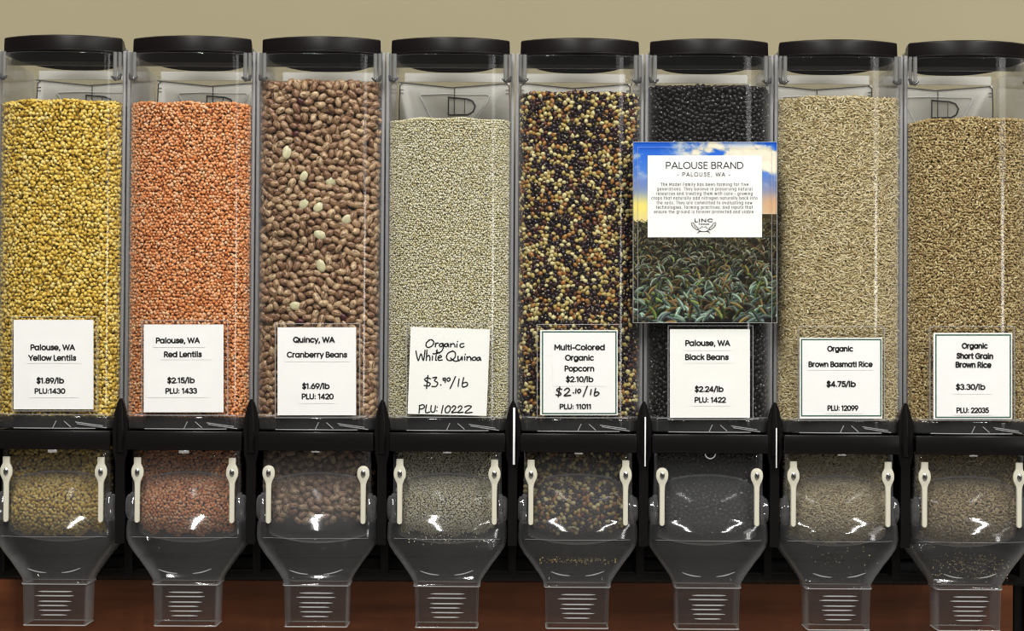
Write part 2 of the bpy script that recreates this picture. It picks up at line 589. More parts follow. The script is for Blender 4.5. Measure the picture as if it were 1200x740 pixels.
    for s in (-1, 1):
        b.tube([q(s * 60, 98), q(s * 64, 101), q(s * 65, 122), q(s * 65, 160)], 0.75, 6)
        for py in (106, 110):
            b.tube([q(s * 60, py), q(s * 63.5, py)], 0.5, 5)
    part(b, 'panel_seam', M['smokedark'], par=rp)
    b = MB()
    b.prism([(-62, zl(96.5, 190)), (62, zl(96.5, 190)), (62, zl(86.5, 190)), (-62, zl(86.5, 190))], 188, 191)
    part(b, 'rear_ledge', M['milky'], smooth=False)
    b = MB()
    dpts = [q(-7, 115.0), q(14, 116.5), q(21, 119), q(24.5, 125), q(22, 131.5), q(16, 135), q(-7, 135.5)]
    b.tube(dpts, 1.1, 6)
    b.tube([q(-7, 114), q(-7, 136)], 0.8, 6)
    b.tube([q(0, 104), q(0, 135)], 0.6, 6)
    b.tube([q(12, 117), q(12, 135)], 0.4, 6)
    part(b, 'panel_latch', M['smokedark'], par=rp)
    b = MB()
    b.tube([q(-24, 146), q(-37, 120), q(-41, 113), q(-39, 112), q(-12, 110.8), q(10, 111.5), q(38, 111.5), q(41, 113), q(38, 120), q(22, 146)], [1, 1, 0.9, 0.8, 0.7, 0.4, 0.5, 0.9, 1, 1], 6)
    part(b, 'funnel_ridge', M['ridge'], par=rp)
    # dispenser body
    b = MB()
    body = ((531, 63.5, 6, 95), (560, 63.6, 6, 95), (603, 64.2, 5.5, 95), (609, 66.5, 3.5, 96), (615, 69.4, 0.5, 97), (624, 70.6, -3, 98), (634, 70.4, -4, 97),
            (642, 68, -3, 95), (652, 61.5, 0, 91), (663, 53, 4, 85), (675, 44.6, 9, 78), (682, 40.4, 12, 73), (687, 38.8, 13, 71))
    def body_ring(py, wd, f, k):
        sag = float(np.interp(py, (531, 603, 624, 640, 660, 682, 687), (2.5, 3.5, 15, 15, 11, 4, 2.5)))
        pts = rrect(wd, f, k, zl(py, f), 9)
        ring = []
        for x, y, z in pts:
            t = max(0.0, 1 - (y - f) / (k - f) * 2.0)       # only the front half bows
            ring.append((x, y + sag * t * (x / wd) ** 2, z))
        front = [(x, f + sag * (x / wd) ** 2, zl(py, f)) for x in np.linspace(-wd + 9, wd - 9, 15)[1:-1]]
        # rrect order: back right, back left, front left, front right -> put the bowed front between the last two
        return ring[:18] + front + ring[18:]
    rows = []
    for (a0_, a1_) in zip(body[:-1], body[1:]):
        for t in np.linspace(0, 1, 4)[:-1]:
            rows.append(tuple(p + (q_ - p) * t for p, q_ in zip(a0_, a1_)))
    rows.append(body[-1])
    b.loft([body_ring(*r_) for r_ in rows])
    part(b, 'dispenser_body', M['smoky'], solid=2.0)
    # bulge seam; the short pale ridges below it imitate glints
    b = MB()
    b.tube([(x, -4.3 + 15 * (x / 70.4) ** 2, zl(633, -3)) for x in np.linspace(-62, 62, 15)], 0.15, 6)
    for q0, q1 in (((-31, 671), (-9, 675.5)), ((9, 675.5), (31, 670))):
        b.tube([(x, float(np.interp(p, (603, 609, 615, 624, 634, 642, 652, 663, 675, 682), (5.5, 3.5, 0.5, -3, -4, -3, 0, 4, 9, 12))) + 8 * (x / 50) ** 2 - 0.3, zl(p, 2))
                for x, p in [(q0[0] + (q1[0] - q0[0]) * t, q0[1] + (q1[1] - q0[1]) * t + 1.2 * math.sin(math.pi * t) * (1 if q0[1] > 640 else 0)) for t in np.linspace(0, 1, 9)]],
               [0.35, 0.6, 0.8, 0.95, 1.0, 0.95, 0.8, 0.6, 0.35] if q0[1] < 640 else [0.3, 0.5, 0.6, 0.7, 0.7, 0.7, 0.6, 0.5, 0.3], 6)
    part(b, 'seam_and_glints', M['rib'])
    # spout with grip ribs
    b = MB()
    b.loft([rrect(39.2, 12.4, 71.5, zl(686.5, 13), 4), rrect(39.2, 12.4, 71.5, zl(688.5, 13), 4), rrect(37.4, 13.4, 70, zl(689.5, 13), 3), rrect(37.3, 13.4, 70, zl(690.5, 13), 3), rrect(37.2, 13.4, 69.9, zl(693, 13), 3), rrect(36.2, 13.9, 68, zl(735, 14), 2.5), rrect(36.2, 13.9, 68, zl(737, 14), 2.5)])
    sp = part(b, 'spout', M['spout'], solid=1.8)
    b = MB()
    for k, (py, a0, a1) in enumerate(((697, -19, 21), (702, -23, 23), (708.5, -19, 20), (713.5, -20, 16), (719, -18, 20), (724.5, -16, 15))):
        b.tube([(a0, 13.5, zl(py, 13)), (a0 + 6, 12.7, zl(py, 13)), (a1 - 6, 12.7, zl(py, 13)), (a1, 13.5, zl(py, 13))], [0.2, 0.75, 0.75, 0.2], 6)
    part(b, 'grip_ribs', M['rib'], par=sp)
    for nm, ring, r in (('spout_rim', rrect(36.4, 13.8, 68.2, zl(736.6, 14), 2.5), 0.7), ('spout_collar', rrect(38.6, 12.6, 71.0, zl(688.3, 13), 3.5), 0.5)):
        b = MB()
        b.tube(ring, r, 6, closed=True)
        part(b, nm, M['rib'], par=sp)
    # drum: barrel on a sideways axle
    zc, yc = zl(598, 10), 52
    b = MB()
    rings = []
    for x in np.linspace(-58, 58, 25):
        R = 43 - 10 * (x / 58) ** 2
        rings.append([(x, yc - R * math.cos(t), zc + R * math.sin(t)) for t in np.linspace(0, 2 * math.pi, 40, endpoint=False)])
    b.loft(rings, cap0=True, cap1=True)
    dr = part(b, 'drum', M['drum'])
    for nm, sgn, ang in (('drum_seam', 1, 1.22), ('drum_lip', -1, -1.32)):
        b = MB()
        b.tube([(x, yc - (43.4 - 10 * (x / 58) ** 2) * math.cos(ang if sgn > 0 else ang), zc + (43.4 - 10 * (x / 58) ** 2) * math.sin(ang)) for x in np.linspace(-55, 55, 17)], 1.5 if sgn > 0 else 0.8, 6)
        part(b, nm, M['haze'], par=dr)
    for s in (-1, 1):
        b = MB()
        z0 = zl(596, 30)
        prof = ((60, 17), (63, 17.5), (65.5, 17), (65.5, 15), (68.5, 14.5), (70.5, 12), (71, 0.5))
        b.loft([[(s * x, 20 + r * 0.9 * math.cos(t), z0 + r * math.sin(t)) for t in np.linspace(0, 2 * math.pi, 24, endpoint=False)] for x, r in prof], cap1=True)
        part(b, 'axle_boss', M['boss'])
    # two cream latch straps with screws
    for s in (-1, 1):
        o = latch_mesh(True, s).build('latch', M['cream'], root, origin=og)
        sb = MB()
        cx, cz = s * 55.4, zl(556.5, 0)
        sb.loft([[(cx + r * 0.82 * math.cos(t), y, cz + r * 1.25 * math.sin(t)) for t in np.linspace(0, 2 * math.pi, 16, endpoint=False)] for r, y in ((3.5, 2), (3.4, -0.9), (2.6, -1.6))], cap0=True, cap1=True)
        for ang in (0.5, 0.5 + math.pi / 2):
            dx, dz = 2.0 * math.cos(ang), 2.6 * math.sin(ang)
            sb.tube([(cx - dx, -1.6, cz - dz), (cx + dx, -1.6, cz + dz)], 0.55, 5, mi=1)
        part(sb, 'screw', [M['steel'], M['recess']], par=o)
    # clear pocket for the price card
    return root


def latch_mesh(tab, s):
    b = MB()
    cx, cz = s * 55.4, zl(556.5, 0)
    prof = []   # right-hand outline from the top down
    if tab:
        prof += [(539, 3.6), (539.6, 4.1), (546, 4.1), (548, 4.6), (550, 5.8)]
    else:
        prof += [(547.4, 0.6), (547.8, 2.4), (549, 4.4), (551, 6.0)]
    prof += [(553, 6.8), (556.5, 7.1), (560, 6.8), (563, 5.6), (566, 4.2), (569, 3.3), (575, 3.0), (600, 2.9), (612, 3.0), (614.5, 2.6), (615.5, 1.2)]
    rings = []
    for py, hw in prof:
        z = zl(py, 0)
        y1, y0 = 4.8, 0.0
        rings.append([(cx - hw, y1, z), (cx - hw, y0 + 0.8, z), (cx - hw * 0.75, y0, z), (cx + hw * 0.75, y0, z), (cx + hw, y0 + 0.8, z), (cx + hw, y1, z)])
    b.loft(rings, cap0=True, cap1=True)
    return b


def copy_tree(o, parent=None):
    c = o.copy()
    COL.objects.link(c)
    if parent:
        c.parent = parent
    for ch in list(o.children):
        copy_tree(ch, c)
    return c


proto = make_bin()
BIN_LABELS = ['clear gravity bin of yellow lentils at the left end of the row',
              'clear gravity bin of orange red lentils',
              'clear gravity bin of mottled brown cranberry beans',
              'clear gravity bin of pale quinoa with a handwritten price card',
              'clear gravity bin of mixed yellow and purple popcorn kernels',
              'clear gravity bin of black beans behind the landscape sign',
              'clear gravity bin of long tan basmati rice beside the landscape sign',
              'clear gravity bin of short brown rice at the right end of the row']
bins = []
for i in range(8):
    r = proto if i == 0 else copy_tree(proto)
    r.matrix_world = G @ Matrix.Translation(Vector((BX[i], 0, CB)) * MM)
    tag(r, BIN_LABELS[i], 'bulk food bin', 'clear gravity bins in the rack')
    bins.append(r)
alt = {s: latch_mesh(False, s) for s in (-1, 1)}
for i in (2, 5):
    for ch in bins[i].children:
        if ch.name.startswith('latch'):
            s = -1 if sum(v.co.x for v in ch.data.vertices) < 0 else 1
            tmp = alt[s].build('latch', M['cream'], None, origin=(0, 0, CB))
            ch.data = tmp.data
            bpy.data.objects.remove(tmp)

# ------------------------------------------------------------------ lettering
def AR(cx, cy, rx, ry, a0, a1):
    n = max(5, int(abs(a1 - a0) / 22) + 1)
    return [(cx + rx * math.cos(math.radians(t)), cy + ry * math.sin(math.radians(t))) for t in np.linspace(a0, a1, n)]


XH = 0.75
O_ = lambda cx: AR(cx, .375, .335, .375, 90, 450)
SS = [(.52, .59), (.44, .70), (.30, .75), (.15, .70), (.10, .57), (.18, .45), (.31, .39), (.45, .31), (.52, .18), (.45, .05), (.29, 0), (.13, .05), (.06, .16)]
BS = [(x * 1.16, y * 1.333) for x, y in SS]
ARCH = lambda x, rx, k=.42: [(x, 0), (x, k)] + AR(x + rx, k, rx, XH - k, 180, 0) + [(x + 2 * rx, 0)]
GLYPH = {   # geometric sans letters as pen paths: width, paths (capital height = 1)
    'a': (.86, [O_(.37), [(.705, XH), (.705, 0)]]), 'b': (.86, [O_(.43), [(.095, 1.05), (.095, 0)]]), 'c': (.74, [AR(.38, .375, .335, .375, 48, 312)]),
    'd': (.86, [O_(.37), [(.705, 1.05), (.705, 0)]]), 'e': (.80, [[(.05, .36)] + AR(.385, .375, .335, .375, 0, 318)]),
    'f': (.50, [[(.2, 0), (.2, .82)] + AR(.42, .82, .22, .23, 180, 90), [(.02, .72), (.44, .72)]]),
    'g': (.86, [O_(.37), [(.705, XH), (.705, 0)] + AR(.38, -.02, .325, .27, 0, -145)]), 'h': (.78, [[(.095, 1.05), (.095, 0)], ARCH(.095, .275)]),
    'i': (.30, [[(.13, XH), (.13, 0)], [(.13, 1.0), (.131, 1.01)]]), 'k': (.66, [[(.095, 1.05), (.095, 0)], [(.55, XH), (.12, .33)], [(.26, .46), (.58, 0)]]),
    'l': (.29, [[(.12, 1.05), (.12, 0)]]), 'm': (1.16, [[(.095, XH), (.095, 0)], ARCH(.095, .235), ARCH(.565, .235)]), 'n': (.78, [[(.095, XH), (.095, 0)], ARCH(.095, .275)]),
    'o': (.78, [O_(.385)]), 'p': (.86, [O_(.43), [(.095, XH), (.095, -.30)]]), 'r': (.50, [[(.095, XH), (.095, 0)], [(.095, .44)] + AR(.35, .44, .255, .31, 180, 82)]),
    's': (.60, [SS]), 't': (.48, [[(.2, .98), (.2, .16)] + AR(.36, .17, .16, .17, 180, 275), [(.02, .72), (.42, .72)]]),
    'u': (.78, [[(.095, XH), (.095, .33)] + AR(.37, .33, .275, .33, 180, 360) + [(.645, XH)], [(.645, .4), (.645, 0)]]), 'v': (.68, [[(.04, XH), (.33, 0), (.62, XH)]]),
    'w': (1.0, [[(.04, XH), (.26, 0), (.49, .70), (.72, 0), (.94, XH)]]), 'y': (.68, [[(.04, XH), (.34, .02)], [(.63, XH), (.22, -.30)]]),
    'A': (.90, [[(.05, 0), (.45, 1), (.85, 0)], [(.19, .32), (.71, .32)]]), 'B': (.76, [[(.1, 0), (.1, 1), (.38, 1)] + AR(.38, .765, .23, .235, 90, -90) + [(.1, .53)], [(.38, .53)] + AR(.40, .265, .27, .265, 90, -90) + [(.1, 0)]]),
    'C': (.96, [AR(.52, .5, .46, .5, 46, 314)]), 'D': (.90, [[(.1, 0), (.1, 1), (.36, 1)] + AR(.36, .5, .47, .5, 90, -90) + [(.1, 0)]]), 'E': (.64, [[(.56, 1), (.1, 1), (.1, 0), (.56, 0)], [(.1, .51), (.52, .51)]]),
    'F': (.62, [[(.56, 1), (.1, 1), (.1, 0)], [(.1, .5), (.50, .5)]]), 'G': (1.0, [AR(.52, .5, .46, .5, 46, 360) + [(.56, .5)]]), 'I': (.24, [[(.12, 0), (.12, 1)]]),
    'L': (.58, [[(.1, 1), (.1, 0), (.52, 0)]]), 'M': (1.08, [[(.1, 0), (.12, 1), (.53, .3), (.94, 1), (.96, 0)]]), 'N': (.90, [[(.1, 0), (.1, 1), (.78, 0), (.78, 1)]]),
    'O': (1.04, [AR(.52, .5, .46, .5, 90, 450)]), 'P': (.74, [[(.1, 0), (.1, 1), (.38, 1)] + AR(.38, .72, .28, .28, 90, -90) + [(.1, .44)]]),
    'Q': (1.04, [AR(.52, .5, .46, .5, 90, 450), [(.62, .26), (.96, -.06)]]), 'R': (.78, [[(.1, 0), (.1, 1), (.38, 1)] + AR(.38, .73, .27, .27, 90, -90) + [(.1, .46)], [(.38, .46), (.68, 0)]]),
    'S': (.70, [BS]), 'T': (.68, [[(.02, 1), (.66, 1)], [(.34, 1), (.34, 0)]]), 'U': (.86, [[(.1, 1), (.1, .33)] + AR(.42, .33, .32, .33, 180, 360) + [(.74, 1)]]),
    'W': (1.26, [[(.04, 1), (.33, 0), (.63, .94), (.93, 0), (1.22, 1)]]), 'Y': (.80, [[(.04, 1), (.4, .46), (.76, 1)], [(.4, .46), (.4, 0)]]),
    '0': (.76, [AR(.38, .5, .32, .5, 90, 450)]), '1': (.44, [[(.04, .86), (.26, 1), (.26, 0)]]), '2': (.70, [AR(.35, .70, .28, .30, 165, -38) + [(.07, 0), (.64, 0)]]),
    '3': (.68, [AR(.32, .75, .25, .25, 150, -75) + AR(.32, .27, .29, .27, 80, -150)]), '4': (.76, [[(.52, 0), (.52, 1), (.05, .24), (.70, .24)]]),
    '5': (.68, [[(.58, 1), (.18, 1), (.13, .56)] + AR(.34, .32, .28, .32, 128, -150)]), '6': (.72, [AR(.36, .32, .30, .32, 90, 450), [(.10, .47), (.42, 1)]]),
    '7': (.64, [[(.04, 1), (.60, 1), (.22, 0)]]), '8': (.72, [AR(.36, .76, .24, .24, 90, 450), AR(.36, .27, .30, .27, 90, 450)]), '9': (.72, [AR(.36, .68, .30, .32, 90, 450), [(.62, .53), (.30, 0)]]),
    '$': (.70, [BS, [(.34, 1.15), (.34, -.15)]]), '/': (.46, [[(.04, -.10), (.42, 1.08)]]), ',': (.28, [[(.14, .04), (.08, -.20)]]), '.': (.28, [[(.13, .05), (.131, .06)]]),
    ':': (.30, [[(.14, .08), (.141, .09)], [(.14, .62), (.141, .63)]]), '-': (.48, [[(.06, .38), (.42, .38)]]), ' ': (.30, []),
}


def text_line(b, text, x0, x1, base, cap, d, bold=0.215, spacing=0.0, slope=0.0):
    """a line of letters between photo columns x0..x1, on baseline row base, capitals cap pixels tall"""
    paths, pen = [], 0.0
    for ch in text:
        adv, gl = GLYPH[ch]
        paths += [[(pen + x, y) for x, y in p] for p in gl]
        pen += adv + spacing + 0.055
    lo = min(p[0] for q in paths for p in q)
    hi = max(p[0] for q in paths for p in q)
    wd = bold * cap
    x0, x1 = x0 + wd / 2, x1 - wd / 2
    # the pen has width: keep the inked height at cap
    k = cap - wd
    for q in paths:
        pts = []
        for x, y in q:
            px = x0 + (x1 - x0) * (x - lo) / (hi - lo)
            pts.append((px, base - wd / 2 - y * k + slope * (px - x0)))
        stroke(b, pts, wd, d, smooth=False)


def stroke(b, pts, wd, d, smooth=True):
    """a pen stroke along photo pixels, wd pixels wide, as a flat ribbon with round ends"""
    # Catmull-Rom smoothing
    if len(pts) > 2 and smooth:
        sm = []
        q = [pts[0]] + list(pts) + [pts[-1]]
        for k in range(1, len(q) - 2):
            p0, p1, p2, p3 = (np.array(q[k + j - 1], float) for j in range(4))
            for t in np.linspace(0, 1, 6, endpoint=False):
                sm.append(0.5 * ((2 * p1) + (-p0 + p2) * t + (2 * p0 - 5 * p1 + 4 * p2 - p3) * t * t + (-p0 + 3 * p1 - 3 * p2 + p3) * t ** 3))
        sm.append(np.array(pts[-1], float))
    else:
        sm = [np.array(p, float) for p in pts]
    h = wd / 2
    for k in range(len(sm) - 1):
        a, c = sm[k], sm[k + 1]
        t = c - a
        L = np.hypot(*t)
        if L < 1e-6:
            continue
        nrm = np.array((-t[1], t[0])) / L * h
        b.add([P(*(a + nrm), d), P(*(c + nrm), d), P(*(c - nrm), d), P(*(a - nrm), d)], [(0, 1, 2, 3)])
    for p in (sm[::2] + [sm[-1]] if smooth else sm):
        b.add([P(p[0] + h * math.cos(t), p[1] + h * math.sin(t), d) for t in np.linspace(0, 2 * math.pi, 8, endpoint=False)], [tuple(range(8))])


def flat_build(b, name, mat, par, origin):
    me = bpy.data.meshes.new(name)
    me.from_pydata([((x - origin[0]) * MM, (y - origin[1]) * MM, (z - origin[2]) * MM) for x, y, z in b.v], [], b.f)
    me.materials.append(mat)
    o = bpy.data.objects.new(name, me)
    COL.objects.link(o)
    o.parent = par
    return o


# ------------------------------------------------------------------ price cards
DC = -4.0     # depth of the card's face
CARDS = [
    dict(box=(16, 375, 109.5, 480), holder=(14, 371.5, 113.5, 482), label='white price card lettered Yellow Lentils on the leftmost bin',
         lines=[('Palouse, WA', 35.6, 88, 411, 7.3), ('Yellow Lentils', 33, 89.4, 423.3, 7.3), ('$1.89/lb', 42.6, 75.2, 450, 7.3), ('PLU:1430', 40.5, 76.7, 462, 6.8)],
         slips=[(31, 398, 95, 426), (33.6, 438, 92, 466.5)]),
    dict(box=(168.5, 380.5, 262, 483.5), holder=(166, 376, 266.5, 487), label='white price card lettered Red Lentils, PLU 1433', slope=-0.005,
         lines=[('Palouse, WA', 182.6, 234.3, 403, 7.3), ('Red Lentils', 192, 236.6, 419.3, 7.3), ('$2.15/lb', 195.8, 228.4, 449.8, 7.3), ('PLU: 1433', 193.8, 231, 462, 7)],
         slips=[(179.5, 390, 240, 407.3), (188, 410, 248, 421.8), (172, 436, 245, 466)]),
    dict(box=(325.3, 383.8, 417.3, 487), holder=(322.5, 379.5, 421.5, 490), label='white price card lettered Quincy, WA Cranberry Beans',
         lines=[('Quincy, WA', 343.3, 392.4, 402, 7.3), ('Cranberry Beans', 336, 407, 419.6, 7.3), ('$1.69/lb', 353.8, 386.4, 456.5, 7.3), ('PLU: 1420', 353.5, 391.2, 468.6, 7.2)],
         slips=[(333.5, 407, 410, 424), (350.5, 445, 392.5, 473)]),
    dict(quad=((481.4, 383.1), (574.3, 386.3), (570.1, 487.7), (477.7, 485.3)), holder=(476.5, 379.5, 576.5, 489.5), mat='paper_warm',
         label='tilted white price card handwritten in black, Organic White Quinoa', lines=[], slips=[]),
    dict(box=(633, 387, 723.8, 487), holder=(629.5, 380.5, 727.5, 490), border=(635.8, 389.2, 721.8, 485), label='green bordered price card lettered Multi-Colored Organic Popcorn',
         lines=[('Multi-Colored', 649.5, 708.8, 411, 7.3), ('Organic', 662, 696, 423.2, 7.3), ('Popcorn', 661.5, 696.5, 435.9, 7.3), ('$2.10/lb', 663, 695.5, 448.5, 7.3), ('PLU: 11011', 655.8, 692.5, 480, 6.5)],
         slips=[(647.5, 401, 711, 452.8)]),
    dict(box=(785, 386, 878.8, 490), holder=(783, 382, 882.5, 492), mat='paper_warm', label='white price card lettered Black Beans under the landscape sign',
         lines=[('Palouse, WA', 803, 855.8, 406, 7.3), ('Black Beans', 802.8, 854, 422.5, 7.3), ('$2.24/lb', 814, 848, 460, 7.3), ('PLU: 1422', 814, 850.8, 472.5, 7)],
         slips=[(802, 397, 857, 411), (801, 413, 858, 425.8), (811, 447, 855, 476)]),
    dict(box=(937.2, 396, 1033.8, 491), holder=(936, 383, 1036.5, 493), border=(939.4, 398.2, 1032.2, 487.7), label='green bordered price card lettered Brown Basmati Rice',
         lines=[('Organic', 969.3, 999.7, 412.5, 7.0), ('Brown Basmati Rice', 947.4, 1022.8, 430.7, 7.0), ('$4.75/lb', 968.4, 1003, 454, 7.3), ('PLU: 12099', 969.6, 1006, 482, 6.8)],
         slips=[(946, 404, 1024, 434), (967, 472, 1010, 485)]),
    dict(box=(1093.8, 390.4, 1186.2, 491.4), holder=(1090, 383, 1189, 493), border=(1096.8, 392.9, 1184, 489.4), label='green bordered price card lettered Short Grain Brown Rice',
         lines=[('Organic', 1127, 1157.5, 409, 7.0), ('Short Grain', 1120.8, 1164, 420.8, 7.3, 0.012), ('Brown Rice', 1119.8, 1162, 431.2, 7.3, 0.01), ('$3.30/lb', 1120, 1154.8, 457.5, 7.3), ('PLU: 22035', 1120.8, 1159, 484.6, 6.8)],
         slips=[(1117, 446, 1162, 462), (1117, 473, 1163, 487.4)]),
]
HAND4 = [  # pen strokes, crop pixels (x 4.111, from 440,360)
    [(262, 158), (246, 172), (244, 188), (256, 195), (275, 185), (281, 168), (268, 157), (256, 161)], [(290, 174), (288, 192)], [(289, 182), (296, 174), (303, 174)],
    [(326, 176), (312, 177), (308, 187), (318, 191), (327, 178), (326, 198), (316, 216), (300, 219), (293, 211)], [(347, 176), (335, 179), (334, 190), (345, 190), (350, 177), (353, 192)],
    [(362, 176), (362, 193)], [(362, 184), (374, 176), (381, 182), (383, 193)], [(393, 178), (392, 193)], [(395, 166), (396, 167)], [(426, 177), (412, 177), (407, 187), (415, 195), (427, 190)],
    [(195, 212), (206, 258), (219, 226), (231, 257), (239, 208)], [(248, 207), (245, 257)], [(246, 242), (256, 233), (262, 242), (262, 257)], [(275, 236), (274, 256)], [(278, 224), (279, 225)],
    [(297, 206), (290, 250), (294, 257)], [(280, 226), (309, 221)], [(303, 246), (318, 241), (312, 233), (302, 242), (304, 256), (322, 255)],
    [(374, 212), (352, 221), (342, 240), (351, 257), (370, 255), (384, 240), (384, 220), (370, 211)], [(362, 246), (383, 261), (404, 258)], [(398, 237), (398, 253), (408, 255), (417, 239), (418, 256)],
    [(430, 239), (430, 256)], [(432, 228), (433, 229)], [(441, 239), (441, 257)], [(441, 246), (453, 239), (459, 246), (460, 257)], [(475, 241), (466, 248), (470, 257), (483, 254), (484, 244), (475, 241)],
    [(501, 242), (490, 246), (490, 257), (500, 255), (503, 243), (508, 258)],
    [(265, 346), (248, 341), (237, 350), (250, 361), (264, 369), (256, 381), (235, 378)], [(253, 330), (246, 393)], [(276, 341), (295, 339), (284, 355), (300, 365), (292, 382), (272, 383)], [(314, 375), (316, 376)],
    [(336, 342), (326, 345), (328, 354), (336, 350), (337, 342), (336, 364)], [(350, 342), (344, 350), (350, 358), (359, 352), (358, 343), (350, 342)], [(386, 335), (360, 393)], [(403, 346), (398, 382)],
    [(425, 340), (418, 381), (432, 384), (444, 375), (438, 363), (422, 367)],
    [(213, 475), (210, 511)], [(211, 476), (228, 471), (237, 480), (228, 490), (213, 492)], [(246, 472), (242, 508), (262, 506)], [(269, 475), (267, 500), (277, 508), (286, 500), (289, 476)], [(297, 482), (298, 483)], [(295, 500), (296, 501)],
    [(326, 475), (318, 512)], [(349, 477), (337, 490), (338, 508), (352, 508), (361, 492), (357, 478), (347, 477)], [(368, 485), (378, 476), (387, 484), (378, 497), (367, 509), (392, 507)],
    [(398, 485), (408, 476), (417, 484), (408, 497), (397, 509), (422, 507)], [(430, 482), (446, 476), (462, 480), (448, 494), (432, 510), (466, 508)]]
HAND5 = [  # crop pixels (x 4, from 600,360)
    [(233, 386), (217, 382), (210, 391), (222, 399), (230, 407), (222, 414), (207, 411)], [(224, 374), (217, 421)], [(246, 390), (260, 380), (270, 389), (260, 403), (245, 416), (275, 414)], [(287, 402), (289, 403)],
    [(300, 384), (298, 404)], [(313, 385), (307, 394), (313, 403), (322, 396), (320, 387), (313, 385)], [(353, 372), (334, 420)], [(372, 387), (368, 411)], [(392, 382), (386, 413), (398, 415), (408, 405), (400, 398), (387, 403)]]
for i, c in enumerate(CARDS):
    quad = c.get('quad') or ((c['box'][0], c['box'][1]), (c['box'][2], c['box'][1]), (c['box'][2], c['box'][3]), (c['box'][0], c['box'][3]))
    front = [P(*q, DC) for q in quad]
    og = tuple((front[2][k] + front[3][k]) / 2 for k in range(3))
    b = MB()
    b.loft([front, [(x, y + 0.6, z) for x, y, z in front]], cap0=True, cap1=True)
    card = b.build('price_card', M[c.get('mat', 'paper')], smooth=False, origin=og)
    tag(card, c['label'], 'price card', 'price cards on the bins')
    for (x0, y0, x1, y1) in c['slips']:
        b = MB()
        f = [P(x0, y0, DC - 0.22), P(x1, y0, DC - 0.22), P(x1, y1, DC - 0.34), P(x0, y1, DC - 0.34)]
        b.loft([f, [(x, DC - 0.01, z) for x, y, z in f]], cap0=True, cap1=True)
        b.build('pasted_slip', M['slip'], card, smooth=False, origin=og)
    if c.get('border'):
        x0, y0, x1, y1 = c['border']
        b = MB()
        h = 0.75
        o4 = [(x0 - h, y0 - h), (x1 + h, y0 - h), (x1 + h, y1 + h), (x0 - h, y1 + h)]
        i4 = [(x0 + h, y0 + h), (x1 - h, y0 + h), (x1 - h, y1 - h), (x0 + h, y1 - h)]
        b.add([P(*q, DC - 0.15) for q in o4 + i4], [(k, (k + 1) % 4, 4 + (k + 1) % 4, 4 + k) for k in range(4)])
        flat_build(b, 'border_line', M['green'], card, og)
    for ln in c['lines']:
        b = MB()
        text_line(b, *ln[:5], DC - 0.5, slope=ln[5] if len(ln) > 5 else c.get('slope', 0.0))
        flat_build(b, 'lettering', M['ink'], card, og)
    if i == 3:
        b = MB()
        for s in HAND4:
            stroke(b, [(440 + x / 4.111, 360 + y / 4.111) for x, y in s], 1.45, DC - 0.3)
        flat_build(b, 'handwriting', M['ink'], card, og)
    if i == 4:
        b = MB()
        for s in HAND5:
            stroke(b, [(600 + x / 4.0, 360 + y / 4.0) for x, y in s], 1.5, DC - 0.6)
        flat_build(b, 'handwriting', M['ink'], card, og)
    # clear pocket fixed to the bin's front: face sheet, rims and side wings
    hx0, hy0, hx1, hy1 = c['holder']
    f = [P(hx0, hy0, DC - 1.6), P(hx1, hy0, DC - 1.6), P(hx1, hy1, DC - 1.6), P(hx0, hy1, DC - 1.6)]
    b = MB()
    b.loft([f, [(x, y + 0.7, z) for x, y, z in f]], cap0=True, cap1=True)
    xm = BX[i]
    for p, q in ((f[0], f[3]), (f[1], f[2])):
        sx = (p[0] - xm) / 74.8
        dep = 0.6 + 33 - 33 * (1 - min(abs(sx), 0.97) ** 2.4) ** (1 / 2.4)
        b.loft([[(p[0] - 0.5, p[1], p[2]), (p[0] + 0.5, p[1], p[2]), (p[0] + 0.5, dep, p[2]), (p[0] - 0.5, dep, p[2])],
                [(q[0] - 0.5, q[1], q[2]), (q[0] + 0.5, q[1], q[2]), (q[0] + 0.5, dep, q[2]), (q[0] - 0.5, dep, q[2])]], cap0=True, cap1=True)
    off = (BX[i], 0, CB)
    pk = b.build('card_pocket', M['sleeve'], bins[i], smooth=False, origin=off)
    b = MB()
    b.tube([(p[0], p[1] + 0.3, p[2]) for p in f], 0.55, 6, closed=True)
    b.build('pocket_rim', M['rib'], pk, origin=off)

# ------------------------------------------------------------------ landscape sign
DS = -8.0
PX0, PX1, PY0, PY1 = 742.0, 910.5, 166.5, 378.5


def vnoise(x, y, seed, octaves=4):
    r = np.random.default_rng(seed)
    tot = np.zeros_like(x)
    amp, k = 1.0, 1.0
    nrm = 0
    for o in range(octaves):
        g = r.random((64, 64))
        xi, yi = np.floor(x * k).astype(int), np.floor(y * k).astype(int)
        fx, fy = x * k - xi, y * k - yi
        fx, fy = fx * fx * (3 - 2 * fx), fy * fy * (3 - 2 * fy)
        v = (g[yi % 64, xi % 64] * (1 - fx) + g[yi % 64, (xi + 1) % 64] * fx) * (1 - fy) + (g[(yi + 1) % 64, xi % 64] * (1 - fx) + g[(yi + 1) % 64, (xi + 1) % 64] * fx) * fy
        tot += v * amp
        nrm += amp
        amp *= 0.55
        k *= 2.1
    return tot / nrm


